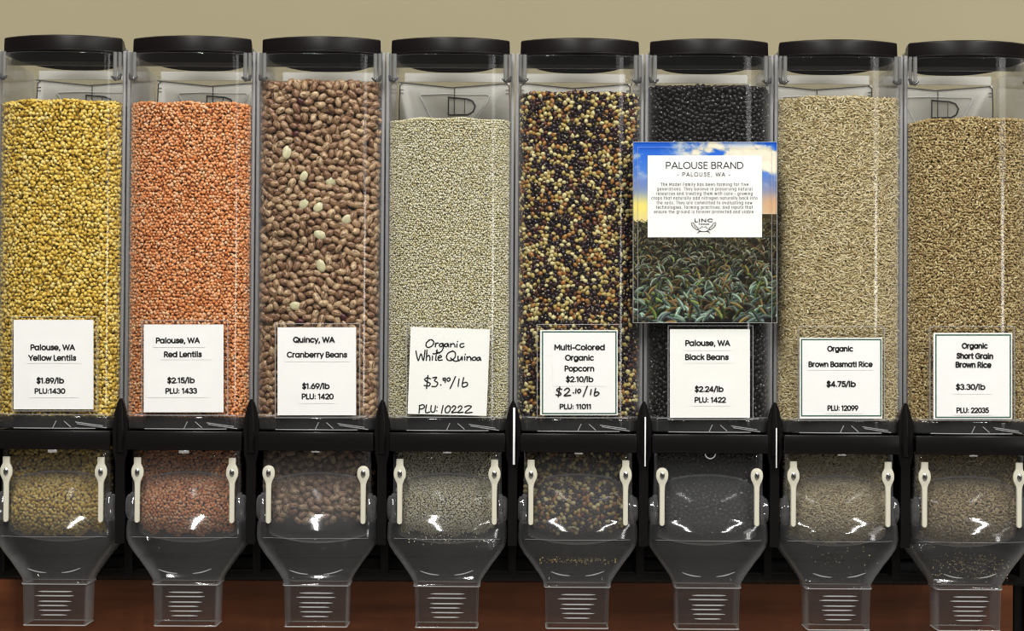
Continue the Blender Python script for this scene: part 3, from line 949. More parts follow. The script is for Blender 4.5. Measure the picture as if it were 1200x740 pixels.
def landscape(W, H):
    """sRGB picture of a wheat field under an evening sky, rows from the top"""
    X, Y = np.meshgrid((np.arange(W) + 0.5) / W, (np.arange(H) + 0.5) / H)
    img = np.zeros((H, W, 3))
    hor = 0.42 + 0.0 * X + 0.02 * (X < 0.2) + 0.02 * np.sin(X * 5)
    # sky
    t = np.clip(Y / 0.42, 0, 1)[..., None]
    top, mid, low = np.array((28, 96, 214.)), np.array((96, 146, 226.)), np.array((226, 208, 160.))
    sky = np.where(t < 0.55, top + (mid - top) * (t / 0.55), mid + (low - mid) * ((t - 0.55) / 0.45))
    lw = np.exp(-((X - 0.02) / 0.18) ** 2)[..., None] * np.exp(-((Y - 0.36) / 0.07) ** 2)[..., None]
    sky = sky * (1 - lw) + np.array((250, 232, 120.)) * lw
    rw = np.exp(-((X - 0.98) / 0.14) ** 2)[..., None] * np.exp(-((Y - 0.34) / 0.08) ** 2)[..., None]
    sky = sky * (1 - 0.9 * rw) + np.array((232, 178, 128.)) * 0.9 * rw
    pur = (np.exp(-((Y - 0.24) / 0.06) ** 2) * (0.8 * np.exp(-((X - 0.0) / 0.2) ** 2) + 0.9 * np.exp(-((X - 1.0) / 0.16) ** 2)))[..., None]
    sky = sky * (1 - 0.7 * pur) + np.array((128, 130, 172.)) * 0.7 * pur
    cn = vnoise(X * 7 + Y * 3, Y * 14 - X * 3, 3, 5)
    place = 0.85 * np.exp(-((X - 0.45) / 0.16) ** 2) * np.exp(-((Y - 0.03) / 0.09) ** 2) + 0.62 * np.exp(-((X - 0.74) / 0.2) ** 2) * np.exp(-((Y - 0.06) / 0.06) ** 2) \
        + 0.9 * np.exp(-((X - 0.97) / 0.14) ** 2) * np.exp(-((Y - 0.10) / 0.1) ** 2) + 0.5 * np.exp(-((X - 0.06) / 0.1) ** 2) * np.exp(-((Y - 0.12) / 0.08) ** 2)
    cm = np.clip((cn - 0.60 + 0.30 * place) * 6.0, 0, 1)[..., None] * np.clip(place * 1.6, 0, 1)[..., None]
    cc = np.array((238, 228, 205.)) + (cn[..., None] - 0.5) * 60
    sky = sky * (1 - cm) + cc * cm
    img[:] = sky
    # field ground
    g = vnoise(X * 26, Y * 34, 11)
    far = np.clip((Y - hor) / 0.58, 0, 1)
    gnd = np.array((38, 35, 26.)) + (g[..., None] - 0.5) * 60 * (1 - 0.4 * far[..., None]) + np.array((22, 18, 6.)) * (1 - far[..., None]) ** 2
    gnd += (np.exp(-((X - 0.75) / 0.2) ** 2) * np.exp(-((Y - 0.6) / 0.15) ** 2))[..., None] * np.array((36, 18, -2.))
    img = np.where((Y > hor)[..., None], gnd, img)
    r = np.random.default_rng(5)

    def blob(cx, cy, rx, ry, ang, col, al):
        R = int(max(rx, ry)) + 2
        x0, x1, y0, y1 = max(0, int(cx) - R), min(W, int(cx) + R + 1), max(0, int(cy) - R), min(H, int(cy) + R + 1)
        if x1 <= x0 or y1 <= y0:
            return
        xx, yy = np.meshgrid(np.arange(x0, x1) + 0.5 - cx, np.arange(y0, y1) + 0.5 - cy)
        u = xx * math.cos(ang) + yy * math.sin(ang)
        v = -xx * math.sin(ang) + yy * math.cos(ang)
        m = np.clip(1.4 - np.sqrt((u / rx) ** 2 + (v / ry) ** 2) * 1.0, 0, 1)
        m = np.minimum(m * 2.2, 1)[..., None] * al
        img[y0:y1, x0:x1] = img[y0:y1, x0:x1] * (1 - m) + np.array(col) * m

    # stems and drooping ears, far to near
    hp = int(0.43 * H)
    n = 1500
    for k in range(n):
        f = k / n
        dpt = f ** 1.7
        y = hp + 3 + (H - hp - 2) * dpt + r.normal(0, 4)
        x = r.random() * W
        if y < hp + 2:
            continue
        size = 3.5 + 19.0 * dpt
        hue = r.random()
        base = np.array((112, 106, 80.)) * (1 - dpt) + np.array((118, 140, 126.)) * dpt
        if hue < 0.28:
            base = np.array((112, 96, 60.))
        elif hue < 0.36:
            base = np.array((96, 112, 58.))
        base = base * r.uniform(0.35, 1.25)
        blob(x + r.normal(0, 4), y + size * 0.6, size * 0.6, size * 0.45, r.uniform(0, 3), (22, 20, 16), 0.5)
        a0 = r.uniform(-2.9, -0.25)
        bend = r.uniform(0.2, 1.3) * (1 if math.cos(a0) > 0 else -1)
        stem = np.array((100, 94, 66.)) * r.uniform(0.4, 1.15)
        a, cx, cy = a0 + 3.14159 - bend * 0.3, x, y
        for t_ in range(int(size * 1.3)):
            blob(cx, cy, 0.5, 0.5, 0, stem, 0.65)
            cx += math.cos(a); cy += math.sin(a)
            a += 0.02 * (1 if math.cos(a) > 0 else -1)
        nb = max(5, int(size * 0.8))
        cx, cy, a = x, y, a0
        for j in range(nb):
            t_ = j / (nb - 1)
            wd = size * 0.055 * (0.5 + 1.0 * math.sin(math.pi * (0.12 + 0.8 * t_)))
            for sd in (-1, 1):
                blob(cx - sd * math.sin(a) * wd * 0.8, cy + sd * math.cos(a) * wd * 0.8, wd * 1.2 + 0.25, wd * 0.45 + 0.2, a + sd * 0.6, base * (1.2 if (sd < 0) == (math.cos(a) > 0) else 0.62) + r.normal(0, 10, 3), 0.95)
            if size > 9 and j % 2:
                for q_ in range(int(size * 0.3)):
                    blob(cx + math.cos(a + 0.35 * (1 if j % 4 == 1 else -1)) * q_, cy + math.sin(a + 0.35 * (1 if j % 4 == 1 else -1)) * q_, 0.4, 0.4, 0, base * 1.05, 0.4)
            cx += math.cos(a) * size * 1.15 / nb
            cy += math.sin(a) * size * 1.15 / nb
            a += bend / nb
    img += r.normal(0, 5, img.shape) * (Y > hor)[..., None]
    return np.clip(img, 0, 255)


og = P((PX0 + PX1) / 2, PY1, DS)
W_, H_ = 252, 318
img = landscape(W_, H_)
gx, gy = np.meshgrid(np.linspace(PX0, PX1, W_ + 1), np.linspace(PY0, PY1, H_ + 1))
c00, c10, c01 = (np.array(P(*q, DS)) for q in ((PX0, PY0), (PX1, PY0), (PX0, PY1)))
tx, ty = (gx - PX0) / (PX1 - PX0), (gy - PY0) / (PY1 - PY0)
pv = c00 + tx[..., None] * (c10 - c00) + ty[..., None] * (c01 - c00) - np.array(og)
idx = np.arange((W_ + 1) * (H_ + 1)).reshape(H_ + 1, W_ + 1)
fq = np.stack([idx[:-1, :-1], idx[1:, :-1], idx[1:, 1:], idx[:-1, 1:]], -1).reshape(-1, 4)
me = bpy.data.meshes.new('printed_sheet')
me.vertices.add(pv.size // 3)
me.vertices.foreach_set('co', (pv.reshape(-1) * MM).astype(np.float32))
me.loops.add(fq.size)
me.loops.foreach_set('vertex_index', fq.reshape(-1).astype(np.int32))
me.polygons.add(len(fq))
me.polygons.foreach_set('loop_start', np.arange(0, fq.size, 4, dtype=np.int32))
me.update(calc_edges=True)
ca = me.attributes.new('ink', 'FLOAT_COLOR', 'FACE')
lin = np.where(img / 255 <= 0.04045, img / 255 / 12.92, ((img / 255 + 0.055) / 1.055) ** 2.4).reshape(-1, 3)
ca.data.foreach_set('color', np.concatenate([lin, np.ones((len(lin), 1))], 1).reshape(-1).astype(np.float32))
m, nt, out = new_mat('printed_landscape')
bs = N(nt, 'ShaderNodeBsdfPrincipled')
bs.inputs['Roughness'].default_value = 0.5
bs.inputs['Specular IOR Level'].default_value = 0.1
at = N(nt, 'ShaderNodeAttribute', attribute_name='ink')
nt.links.new(at.outputs['Color'], bs.inputs['Base Color'])
nt.links.new(bs.outputs[0], out.inputs[0])
me.materials.append(m)
sign = empty('landscape_sign', og)
tag(sign, 'blue sky and wheat field sign with white text panel on the black bean bin', 'sign')
sheet = bpy.data.objects.new('printed_sheet', me)
COL.objects.link(sheet)
sheet.parent = sign


def sign_quad(b, x0, y0, x1, y1, d, th=0.0):
    f = [P(x0, y0, d), P(x1, y0, d), P(x1, y1, d), P(x0, y1, d)]
    if th:
        b.loft([f, [(x, y + th, z) for x, y, z in f]], cap0=True, cap1=True)
    else:
        b.add(f, [(0, 1, 2, 3)])


b = MB(); sign_quad(b, PX0, PY0, PX1, PY1, DS + 0.15, 0.8)
b.build('backing_sheet', M['paper'], sign, smooth=False, origin=og)
b = MB(); sign_quad(b, 759, 182.3, 893, 278.3, DS - 0.2)
panel = flat_build(b, 'white_panel', M['slip'], sign, og)
b = MB(); text_line(b, 'PALOUSE BRAND', 780.4, 871.3, 198.2, 8.5, DS - 0.4, bold=0.125); flat_build(b, 'lettering', M['ink'], panel, og)
b = MB(); text_line(b, '- PALOUSE, WA -', 793.3, 856.0, 207.2, 5.2, DS - 0.4, bold=0.13, spacing=0.22); flat_build(b, 'lettering', M['ink'], panel, og)
BODY = [('The Mader Family has been farming for five', 774.3, 877, 218.2), ('generations. They believe in preserving natural', 769.9, 881.5, 223.5),
        ('resources and treating them with care - growing', 769, 882, 228.8), ('crops that naturally add nitrogen naturally back into', 763.4, 887.6, 234.2),
        ('the soils. They are committed to evaluating new', 769.3, 881.5, 239.6), ('technologies, farming practices, and inputs that', 768.6, 882.4, 244.9),
        ('ensure the ground is forever protected and viable.', 766.4, 884.5, 250.3)]
for t, x0, x1, yb in BODY:
    b = MB(); text_line(b, t, x0, x1, yb, 3.9, DS - 0.4, bold=0.125, spacing=0.24); flat_build(b, 'lettering', M['ink'], panel, og)
b = MB()
text_line(b, 'LINC', 813.9, 835.2, 260.8, 4.5, DS - 0.4, bold=0.24, spacing=0.12)
text_line(b, 'FOODS', 819, 831, 263.9, 1.9, DS - 0.4, bold=0.26, spacing=0.1)
for s in (-1, 1):
    cx = 824.6
    ear = [(cx + s * 14.0, 261.0), (cx + s * 14.4, 263.0), (cx + s * 12.6, 266.2), (cx + s * 8.6, 269.2), (cx + s * 6.6, 269.2), (cx + s * 6.6, 267.5), (cx + s * 9.4, 264.8), (cx + s * 12, 261.6), (cx + s * 14.0, 261.0)]
    stroke(b, ear, 0.75, DS - 0.4)
    for t in range(4):
        stroke(b, [(cx + s * (12.6 - t * 1.7), 262.8 + t * 1.7), (cx + s * (12.8 - t * 1.8), 265 + t * 1.4)], 0.6, DS - 0.4)
    stroke(b, [(cx + s * 7.0, 268.8), (cx + s * 2, 271.6), (cx - s * 4.2, 271.6), (cx - s * 7.4, 273.6)], 0.8, DS - 0.4)
    stroke(b, [(cx - s * 4.2, 271.6), (cx - s * 6.6, 271.0)], 0.7, DS - 0.4)
    stroke(b, [(cx + s * 0.6, 266.6), (cx + s * 2.2, 265.6), (cx + s * 3.2, 267.4), (cx + s * 5.4, 268)], 0.7, DS - 0.4)
flat_build(b, 'emblem', M['ink'], panel, og)
# acrylic sleeve with a polished bevel line
b = MB(); sign_quad(b, PX0 - 0.7, PY0 - 0.7, PX1 + 0.7, PY1 + 0.7, DS - 1.6, 0.9)
slv = b.build('acrylic_sleeve', M['sleeve'], sign, smooth=False, origin=og)
b = MB()
ln = [P(747.3, 378, DS - 1.8), P(747.3, 172.7, DS - 1.8), P(904.3, 172.7, DS - 1.8), P(904.3, 378, DS - 1.8)]
b.tube(ln, 0.3, 6)
b.tube([P(PX0, PY0, DS - 1.4), P(PX1, PY0, DS - 1.4), P(PX1, PY1, DS - 1.4), P(PX0, PY1, DS - 1.4)], 0.5, 6, closed=True)
b.build('sleeve_edge', M['rib'], slv, origin=og)
# bracket that carries the sleeve on the bin's front
b = MB()
for px in (806, 847):
    x, _, z0 = P(px, 200, DS)
    b.box(x - 6, x + 6, DS + 1.0, 0.4, z0 - 6, z0 + 6, 0.6)
b.build('mounting_pad', M['white'], sign, origin=og)

# ------------------------------------------------------------------ grains
def ico(sub):
    bm = bmesh.new()
    bmesh.ops.create_icosphere(bm, subdivisions=sub, radius=1.0)
    v = np.array([p.co[:] for p in bm.verts])
    f = np.array([[p.index for p in q.verts] for q in bm.faces])
    bm.free()
    return v, f


def uvs(nr, ns):
    bm = bmesh.new()
    bmesh.ops.create_uvsphere(bm, u_segments=ns, v_segments=nr, radius=1.0)
    bmesh.ops.triangulate(bm, faces=bm.faces[:])
    v = np.array([p.co[:] for p in bm.verts])[:, [2, 0, 1]]
    f = np.array([[p.index for p in q.verts] for q in bm.faces])
    bm.free()
    return v, f


def bean_shape(sub):
    v, f = ico(sub)
    x, y, z = v.T
    v = np.stack([x, y + 0.10 * (1 - x ** 2) ** 3 * (y < 0) * -y + 0.06 * x ** 2, z], 1)
    return v, f


def kernel_shape(sub):
    v, f = ico(sub)
    x, y, z = v.T
    k = 1.0 - 0.42 * np.clip(x, -0.4, 1)
    return np.stack([x, y * k, z * k], 1), f


def frames(nrm, spread, rg, horiz=0.0):
    """rotation matrices: local z near the surface normal, local x along a random tangent (horiz > 0 favours level)"""
    n = len(nrm)
    zax = nrm + rg.normal(0, spread, (n, 3))
    zax /= np.linalg.norm(zax, axis=1, keepdims=True)
    lv = rg.normal(0, 1, (n, 3))
    if horiz > 0:
        side = np.cross(np.array((0, 0, 1.0)), nrm)
        lv = lv * (1 - horiz) + side * horiz * rg.choice([-1, 1], (n, 1)) * 1.6
    xax = lv - (lv * zax).sum(1, keepdims=True) * zax
    xax /= np.linalg.norm(xax, axis=1, keepdims=True)
    yax = np.cross(zax, xax)
    return np.stack([xax, yax, zax], 2)


def grain_arrays(pos, rot, scl, shape, tint, rg):
    bv, bf = shape
    n, k = len(pos), len(bv)
    local = bv[None] * scl[:, None, :]
    co = np.einsum('nij,nkj->nki', rot, local) + pos[:, None, :]
    fc = (bf[None] + (np.arange(n) * k)[:, None, None]).reshape(-1, 3)
    gloc = (bv[None] + rg.uniform(-60, 60, (n, 1, 3))).reshape(-1, 3)
    gbase = np.broadcast_to(bv[None], (n, k, 3)).reshape(-1, 3)
    tn = np.repeat(tint, k)
    return co.reshape(-1, 3), fc, gloc, gbase, tn


def grain_mesh(name, chunks, mat):
    cos, fcs, gls, gbs, tns, base = [], [], [], [], [], 0
    for co, fc, gl, gb, tn in chunks:
        cos.append(co); fcs.append(fc + base); gls.append(gl); gbs.append(gb); tns.append(tn)
        base += len(co)
    co, fc, gl, gb, tn = (np.concatenate(a) for a in (cos, fcs, gls, gbs, tns))
    me = bpy.data.meshes.new(name)
    me.vertices.add(len(co))
    me.vertices.foreach_set('co', (co.reshape(-1) * MM).astype(np.float32))
    me.loops.add(fc.size)
    me.loops.foreach_set('vertex_index', fc.reshape(-1).astype(np.int32))
    me.polygons.add(len(fc))
    me.polygons.foreach_set('loop_start', np.arange(0, fc.size, 3, dtype=np.int32))
    me.polygons.foreach_set('use_smooth', np.ones(len(fc), dtype=bool))
    me.update(calc_edges=True)
    me.attributes.new('tint', 'FLOAT', 'POINT').data.foreach_set('value', tn.astype(np.float32))
    me.attributes.new('gloc', 'FLOAT_VECTOR', 'POINT').data.foreach_set('vector', gl.reshape(-1).astype(np.float32))
    me.attributes.new('gbase', 'FLOAT_VECTOR', 'POINT').data.foreach_set('vector', gb.reshape(-1).astype(np.float32))
    me.materials.append(mat)
    return me


def hex_points(x0, x1, y0, y1, s, jit, rg):
    rows = int((y1 - y0) / (s * 0.866)) + 2
    cols = int((x1 - x0) / s) + 2
    c, r = np.meshgrid(np.arange(cols), np.arange(rows))
    x = x0 + (c + 0.5 * (r % 2)) * s + rg.normal(0, jit * s, c.shape)
    y = y0 + r * s * 0.866 + rg.normal(0, jit * s, c.shape)
    m = (x > x0) & (x < x1) & (y > y0) & (y < y1)
    return x[m], y[m]


def relax_points(x0, x1, y0, y1, s, rg, it=40):
    """irregular packing: random start, pushed apart"""
    n = int((x1 - x0) * (y1 - y0) / (s * s * 0.86))
    p = np.stack([rg.uniform(x0, x1, n), rg.uniform(y0, y1, n)], 1)
    for _ in range(it):
        d = p[:, None] - p[None]
        L = np.sqrt((d ** 2).sum(2)) + 1e-6
        np.fill_diagonal(L, 1e9)
        push = np.clip(s - L, 0, None) / L
        p = p + 0.32 * (d * push[..., None]).sum(1)
        p[:, 0] = np.clip(p[:, 0], x0, x1)
        p[:, 1] = np.clip(p[:, 1], y0, y1)
    return p[:, 0], p[:, 1]


# contents plan curve: front of the grain body, by arc length
CA, CS, CY = 72.0, 31.5, 3.4
pr = front_profile(CA, CS, CY, 160)
pr = [(-CA, y) for y in np.linspace(CY + CS + 26, CY + CS + 1, 14)] + pr + [(CA, y) for y in np.linspace(CY + CS + 1, CY + CS + 26, 14)]
pr = np.array(pr)
seg = np.hypot(*np.diff(pr, axis=0).T)
arc = np.concatenate([[0], np.cumsum(seg)])
ALEN = arc[-1]
tan = np.gradient(pr, arc, axis=0)
nrm2 = np.stack([tan[:, 1], -tan[:, 0]], 1)
nrm2 /= np.linalg.norm(nrm2, axis=1, keepdims=True)


def on_front(s):
    return (np.interp(s, arc, pr[:, 0]), np.interp(s, arc, pr[:, 1]), np.interp(s, arc, nrm2[:, 0]), np.interp(s, arc, nrm2[:, 1]))


ZBOT = zl(503, 3)
ZDR, YDR = zl(598, 10), 52.0


def top_height(i, x, y):
    t, sag = FILL[i]
    lv = 370 - t + (600 - (BX[i] + 600)) * -math.sin(RHO)
    z = on_plane(0, lv, 4)[1]
    dip = sag * (np.abs(x) / 70) ** 2.2
    if i == 7:
        dip = dip * np.where(x < 0, 1.35, 0.45)
    return z - dip + 0.05 * (y - 4) + 0.9 * np.sin(x * 0.13 + i * 2.0) * (1 if i != 5 else 0.3)


# top row of the fill at the bin's middle (photo row) and how far its sides sink
FILL = [(116.5, 2.5), (119.5, 0.5), (94, 1.0), (138, 3.0), (107.5, 2.0), (100.5, 0.8), (113, 2.5), (138, 4.5)]
LOWB = [631, 629, 613, 628, 624, 626, 634, 636]     # lowest row of grain inside the drum


def surface_points(i, s, inset, rg, relax=False, jit=0.2):
    """points and normals on the front of bin i's fill"""
    zmax = zl(85, 4)
    if relax:
        a, z = relax_points(0, ALEN, ZBOT + s * 0.3, zmax, s, rg)
    else:
        a, z = hex_points(0, ALEN, ZBOT + s * 0.3, zmax, s, jit, rg)
    x, y, nx, ny = on_front(a)
    ins = inset + rg.normal(0, 0.12 * s, len(a))
    ins = np.maximum(ins, inset * 0.8)
    x, y = x - nx * ins, y - ny * ins
    ok = z < top_height(i, x, y) - s * 0.3
    # shoulder of the heap: thin out towards the top edge so the rim is uneven
    pos = np.stack([x + BX[i], y, z], 1)[ok]
    nr = np.stack([nx, ny, np.zeros_like(nx)], 1)[ok]
    return pos, nr


def top_points(i, s, rg):
    x, y = hex_points(-CA + s, CA - s, CY + s * 0.5, 120, s, 0.22, rg)
    front = np.interp(np.abs(x), pr[len(pr) // 2:, 0], pr[len(pr) // 2:, 1])
    ok = y > front + s * 0.5
    x, y = x[ok], y[ok]
    z = top_height(i, x, y) - s * 0.25
    return np.stack([x + BX[i], y, z], 1), np.tile((0, -0.2, 1.0), (len(x), 1))


def lower_points(i, s, inset, rg, relax=False):
    hx = 55.0
    a0, a1 = -1.35, 1.2
    arcl = 40.0
    if relax:
        x, t = relax_points(-hx, hx, a0 * arcl, a1 * arcl, s, rg)
    else:
        x, t = hex_points(-hx, hx, a0 * arcl, a1 * arcl, s, 0.22, rg)
    t = t / arcl
    R = 43 - 10 * (x / 58) ** 2 - inset - 1.2
    y = YDR - R * np.cos(t)
    z = ZDR + R * np.sin(t)
    nr = np.stack([0 * x, -np.cos(t), np.sin(t)], 1)
    zb = zl(LOWB[i], 14) + 5.5 * (x / 55) ** 2 + rg.normal(0, 1.2, len(x)) + 2.5 * np.sin(x * 0.21 + i)
    ok = z > zb
    pa, na = np.stack([x + BX[i], y, z], 1)[ok], nr[ok]
    # throat above the drum
    z0 = zl(582, 20)
    z1 = zl(527, 30)
    if relax:
        x, z = relax_points(-61, 61, z0, z1, s, rg)
    else:
        x, z = hex_points(-61, 61, z0, z1, s, 0.22, rg)
    pb = np.stack([x + BX[i], 37 + inset + 0 * x, z], 1)
    nb = np.tile((0, -1.0, 0), (len(x), 1))
    return np.concatenate([pa, pb]), np.concatenate([na, nb])


def core_chunk(i, inset):
    """the packed body behind the outer grains"""
    n = 41
    xs = np.linspace(-1, 1, n)
    a = CA - inset
    fr = [(x * a, CY + inset + CS - CS * (1 - min(abs(x), 0.9999) ** 2.4) ** (1 / 2.4)) for x in xs]
    loop = fr + [(a, 195), (-a, 195)]
    zt = lambda x, y: float(top_height(i, np.array(x), np.array(min(y, 60)))) - inset
    v = [(x + BX[i], y, ZBOT + 1) for x, y in loop] + [(x + BX[i], y, zt(x, y)) for x, y in loop]
    m = len(loop)
    f = []
    for k in range(m):
        j = (k + 1) % m
        f += [(k, j, m + j), (k, m + j, m + k)]
    cen = len(v)
    v.append((BX[i], 60, zt(0, 60)))
    v.append((BX[i], 60, ZBOT + 1))
    for k in range(m):
        j = (k + 1) % m
        f += [(m + k, m + j, cen), (j, k, cen + 1)]
    v = np.array(v, float)
    return v, np.array(f), v * 0.4, v * 0, np.full(len(v), 0.35)


S = srgb
MG = [
    grain_mat('yellow_lentil', [(0, S(188, 148, 44)), (0.35, S(234, 196, 78)), (0.7, S(246, 215, 110)), (1, S(242, 220, 142))], 0.5),
    grain_mat('red_lentil', [(0, S(206, 120, 60)), (0.4, S(242, 161, 100)), (0.75, S(248, 179, 124)), (1, S(246, 202, 160))], 0.5),
    grain_mat('cranberry_bean', [(0, S(144, 108, 80)), (0.5, S(182, 148, 112)), (0.85, S(204, 176, 138)), (0.9, S(84, 40, 42)), (0.95, S(84, 40, 42)), (0.96, S(212, 206, 164)), (1, S(220, 214, 174))], 0.32,
              mottle=(S(70, 34, 30), 2.1, 0.53, 0.60, 0.92), const=False, spec=0.5),
    grain_mat('white_quinoa', [(0, S(200, 186, 132)), (0.3, S(234, 225, 182)), (1, S(250, 246, 224))], 0.55),
    grain_mat('popcorn_kernel', [(0, S(34, 21, 28)), (0.36, S(54, 31, 36)), (0.49, S(96, 54, 38)), (0.56, S(166, 114, 58)), (0.67, S(186, 164, 96)), (0.87, S(214, 202, 146))], 0.25, tip=(S(232, 222, 180), 0.62, 0.75), const=True, spec=0.5),
    grain_mat('black_bean', [(0, S(20, 18, 19)), (1, S(30, 27, 28))], 0.35, spot=(S(190, 190, 185), 0.24), spec=0.35),
    grain_mat('basmati_rice', [(0, S(160, 138, 92)), (0.3, S(202, 183, 134)), (0.8, S(218, 203, 160)), (1, S(232, 220, 186))], 0.45),
    grain_mat('short_brown_rice', [(0, S(140, 113, 66)), (0.4, S(180, 156, 104)), (0.8, S(198, 176, 124)), (1, S(220, 204, 158))], 0.45),
]
SHP = [ico(1), ico(1), bean_shape(2), ico(1), kernel_shape(2), bean_shape(2), uvs(5, 6), uvs(5, 6)]
# half sizes (x, y, z) in mm and packing step
SIZE = [(3.0, 3.0, 1.6), (2.5, 2.5, 1.35), (6.8, 4.5, 3.9), (1.3, 1.3, 1.05), (3.6, 2.7, 2.2), (4.4, 3.1, 2.8), (3.9, 0.95, 0.85), (2.7, 1.35, 1.2)]
STEP = [4.9, 4.1, 10.1, 2.7, 5.6, 6.5, 3.0, 3.3]
SPREAD = [0.75, 0.75, 0.35, 0.8, 0.6, 0.4, 0.45, 0.6]
HOR = [0.0, 0.0, 0.4, 0.0, 0.1, 0.3, 0.35, 0.2]
LAYERS = [2, 2, 3, 2, 3, 2, 2, 2]
NAMES = ['yellow_lentils', 'red_lentils', 'cranberry_beans', 'white_quinoa', 'popcorn_kernels', 'black_beans', 'basmati_rice', 'short_grain_rice']
FLAB = ['split yellow lentils filling the leftmost clear bin', 'split orange red lentils filling a clear bin', 'mass of mottled brown cranberry beans packed behind the front ones',
        'tiny pale quinoa seeds filling the bin with the handwritten card', 'mass of yellow and purple popcorn kernels packed behind the front ones', 'mass of black beans packed behind the front ones',
        'long slender tan basmati rice filling the bin beside the landscape sign', 'short plump brown rice filling the rightmost clear bin']
FCAT = ['lentils', 'lentils', 'beans', 'quinoa', 'popcorn', 'beans', 'rice', 'rice']
INDIV = {2: 300, 4: 300, 5: 300}
EXPOSED = {}


def label_hidden(i, p):
    """rows and columns covered by the card or the sign, seen from the front"""
    hx0, hy0, hx1, hy1 = CARDS[i]['holder']
    x, z = p[:, 0], p[:, 2]
    a0, a1 = P(hx0, hy0, 0), P(hx1, hy1, 0)
    hid = (x > a0[0] + 2) & (x < a1[0] - 2) & (z < a0[2] - 2)
    s0, s1 = P(PX0, PY0, 0), P(PX1, PY1, 0)
    hid |= (x > s0[0] + 2) & (x < s1[0] - 2) & (z < s0[2] - 2) & (z > s1[2] + 2)
    return hid


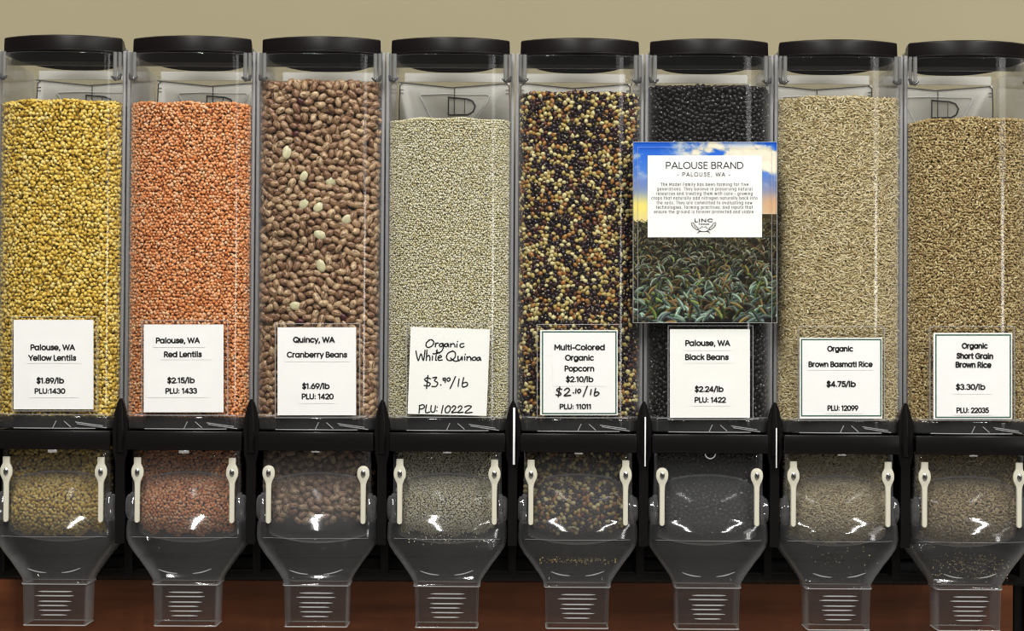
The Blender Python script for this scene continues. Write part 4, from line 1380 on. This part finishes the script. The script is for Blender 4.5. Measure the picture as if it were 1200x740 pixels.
for i in range(8):
    rg = np.random.default_rng(100 + i)
    big = i in INDIV
    chunks = []
    s = STEP[i]
    sz = np.array(SIZE[i])
    single = None
    for L in range(LAYERS[i]):
        inset = sz[2] * 1.05 + L * sz[2] * 1.6
        pos, nr = surface_points(i, s, inset, rg, relax=big)
        if big and L == 0:
            scl = sz * rg.uniform(0.86, 1.12, (len(pos), 1)) * rg.uniform(0.94, 1.06, (len(pos), 3))
            rot = frames(nr, SPREAD[i], rg, HOR[i])
            tint = rg.random(len(pos))
            # the nearest uncovered ones become things of their own
            order = np.argsort(pos[:, 1] + 1000 * label_hidden(i, pos))
            pick = np.zeros(len(pos), bool)
            pick[order[:INDIV[i]]] = True
            if i == 2:
                tint = tint * 0.84
                fr = np.where(pick)[0]
                sp_ = rg.choice(fr, 13, replace=False)
                tint[sp_[:9]] = 0.98
                tint[sp_[9:]] = 0.92
                rot[sp_[:9]] = frames(nr[sp_[:9]], 0.1, rg, 0.3)
                pos[sp_[:9]] += nr[sp_[:9]] * 1.3
            single = (pos[pick], rot[pick], scl[pick], tint[pick])
            pos, nr, rot, scl, tint = pos[~pick], nr[~pick], rot[~pick], scl[~pick], tint[~pick]
        else:
            scl = sz * rg.uniform(0.85, 1.15, (len(pos), 1))
            rot = frames(nr, SPREAD[i], rg, HOR[i])
            tint = rg.random(len(pos)) * (0.84 if i == 2 else 1)
        chunks.append(grain_arrays(pos, rot, scl, SHP[i], tint, rg))
    for L in range(2):
        pos, nr = lower_points(i, s, sz[2] * (1.05 + L * 1.2), rg, relax=big)
        chunks.append(grain_arrays(pos, frames(nr, SPREAD[i], rg, HOR[i]), sz * rg.uniform(0.85, 1.1, (len(pos), 1)), SHP[i], rg.random(len(pos)) * (0.84 if i == 2 else 1), rg))
    pos, nr = top_points(i, s, rg)
    chunks.append(grain_arrays(pos, frames(nr, SPREAD[i], rg, 0.0), sz * rg.uniform(0.85, 1.1, (len(pos), 1)), SHP[i], rg.random(len(pos)) * (0.84 if i == 2 else 1), rg))
    if i in (3, 4, 6, 7):    # chaff and crumbs caught in the dispenser
        nn = {3: 60, 4: 150, 6: 40, 7: 260}[i]
        py = {3: rg.normal(633, 3, nn), 4: rg.normal(657, 1.8, nn), 6: rg.normal(650, 10, nn), 7: rg.normal(661, 8, nn)}[i]
        x = np.clip(rg.normal(0, 24, nn), -44, 44)
        dd = np.interp(py, (609, 634, 652, 675), (6.5, -1, 3, 12)) + 0.8
        pos = np.array([(BX[i] + a, d, zl(p, d)) for a, p, d in zip(x, py, dd)])
        tiny = np.array((0.8, 0.6, 0.4)) * (0.9 if i != 4 else 1.0)
        chunks.append(grain_arrays(pos, frames(np.tile((0, -1.0, 0.2), (nn, 1)), 0.5, rg), tiny * rg.uniform(0.5, 1.1, (nn, 1)), ico(1), rg.uniform(0.55, 1, nn), rg))
    chunks.append(core_chunk(i, sz[2] * (1.2 + LAYERS[i] * 1.5)))
    og = np.array((BX[i], 60, ZBOT))
    chunks = [(c[0] - og,) + tuple(c[1:]) for c in chunks]
    me = grain_mesh(NAMES[i], chunks, MG[i])
    o = bpy.data.objects.new(NAMES[i], me)
    COL.objects.link(o)
    o.matrix_world = G @ Matrix.Translation(Vector(og) * MM)
    tag(o, FLAB[i], FCAT[i], None, 'stuff')
    if single is not None:
        def variant(nm, t, k, shp=SHP[i]):
            r2 = np.random.default_rng(1000 * i + k)
            ch = grain_arrays(np.zeros((1, 3)), np.eye(3)[None], sz[None] * 1.0, shp, np.array([t]), r2)
            return grain_mesh(nm, [ch], MG[i])
        if i == 2:
            kinds = [('cranberry_bean', 'mottled tan and maroon cranberry bean against the front of its bin', 'bean', 'mottled cranberry beans at the front', (0.0, 0.845), 16),
                     ('plum_bean', 'dark plum coloured bean among the mottled cranberry beans', 'bean', 'dark plum beans among the cranberry beans', (0.9, 0.95), 2),
                     ('split_bean', 'pale cream split bean half among the mottled cranberry beans', 'bean', 'pale split bean halves among the cranberry beans', (0.955, 1.01), 3)]
        elif i == 4:
            kinds = [('popcorn_kernel', 'dark purple popcorn kernel at the front of the popcorn bin', 'popcorn kernel', 'dark purple popcorn kernels at the front', (0.0, 0.49), 8),
                     ('popcorn_kernel', 'reddish brown popcorn kernel at the front of the popcorn bin', 'popcorn kernel', 'reddish brown popcorn kernels at the front', (0.49, 0.56), 4),
                     ('popcorn_kernel', 'amber orange popcorn kernel at the front of the popcorn bin', 'popcorn kernel', 'amber popcorn kernels at the front', (0.56, 0.67), 4),
                     ('popcorn_kernel', 'pale yellow popcorn kernel at the front of the popcorn bin', 'popcorn kernel', 'pale yellow popcorn kernels at the front', (0.67, 1.01), 8)]
        else:
            kinds = [('black_bean', 'shiny black bean against the clear front of the black bean bin', 'bean', 'black beans at the front', (0, 1.01), 8)]
        ps, rs, ss, ts = single
        for nm, lab, cat, grp, (t0, t1), nv in kinds:
            ids = np.where((ts >= t0) & (ts < t1))[0]
            if len(ids) == 0:
                continue
            vs = []
            for k in range(nv):
                vs.append(variant(nm, t0 + (min(t1, 1.0) - t0) * (k + 0.5) / nv, k + int(t0 * 100)))
            for j, q in enumerate(ids):
                o = bpy.data.objects.new(nm, vs[j % nv])
                COL.objects.link(o)
                m4 = np.eye(4)
                k = ss[q] / sz
                if nm == 'split_bean':
                    k = k * np.array((1.12, 1.2, 0.6))
                m4[:3, :3] = rs[q] * k[None, :]
                m4[:3, 3] = ps[q] * MM
                o.matrix_world = G @ Matrix(m4.tolist())
                tag(o, lab, cat, grp)
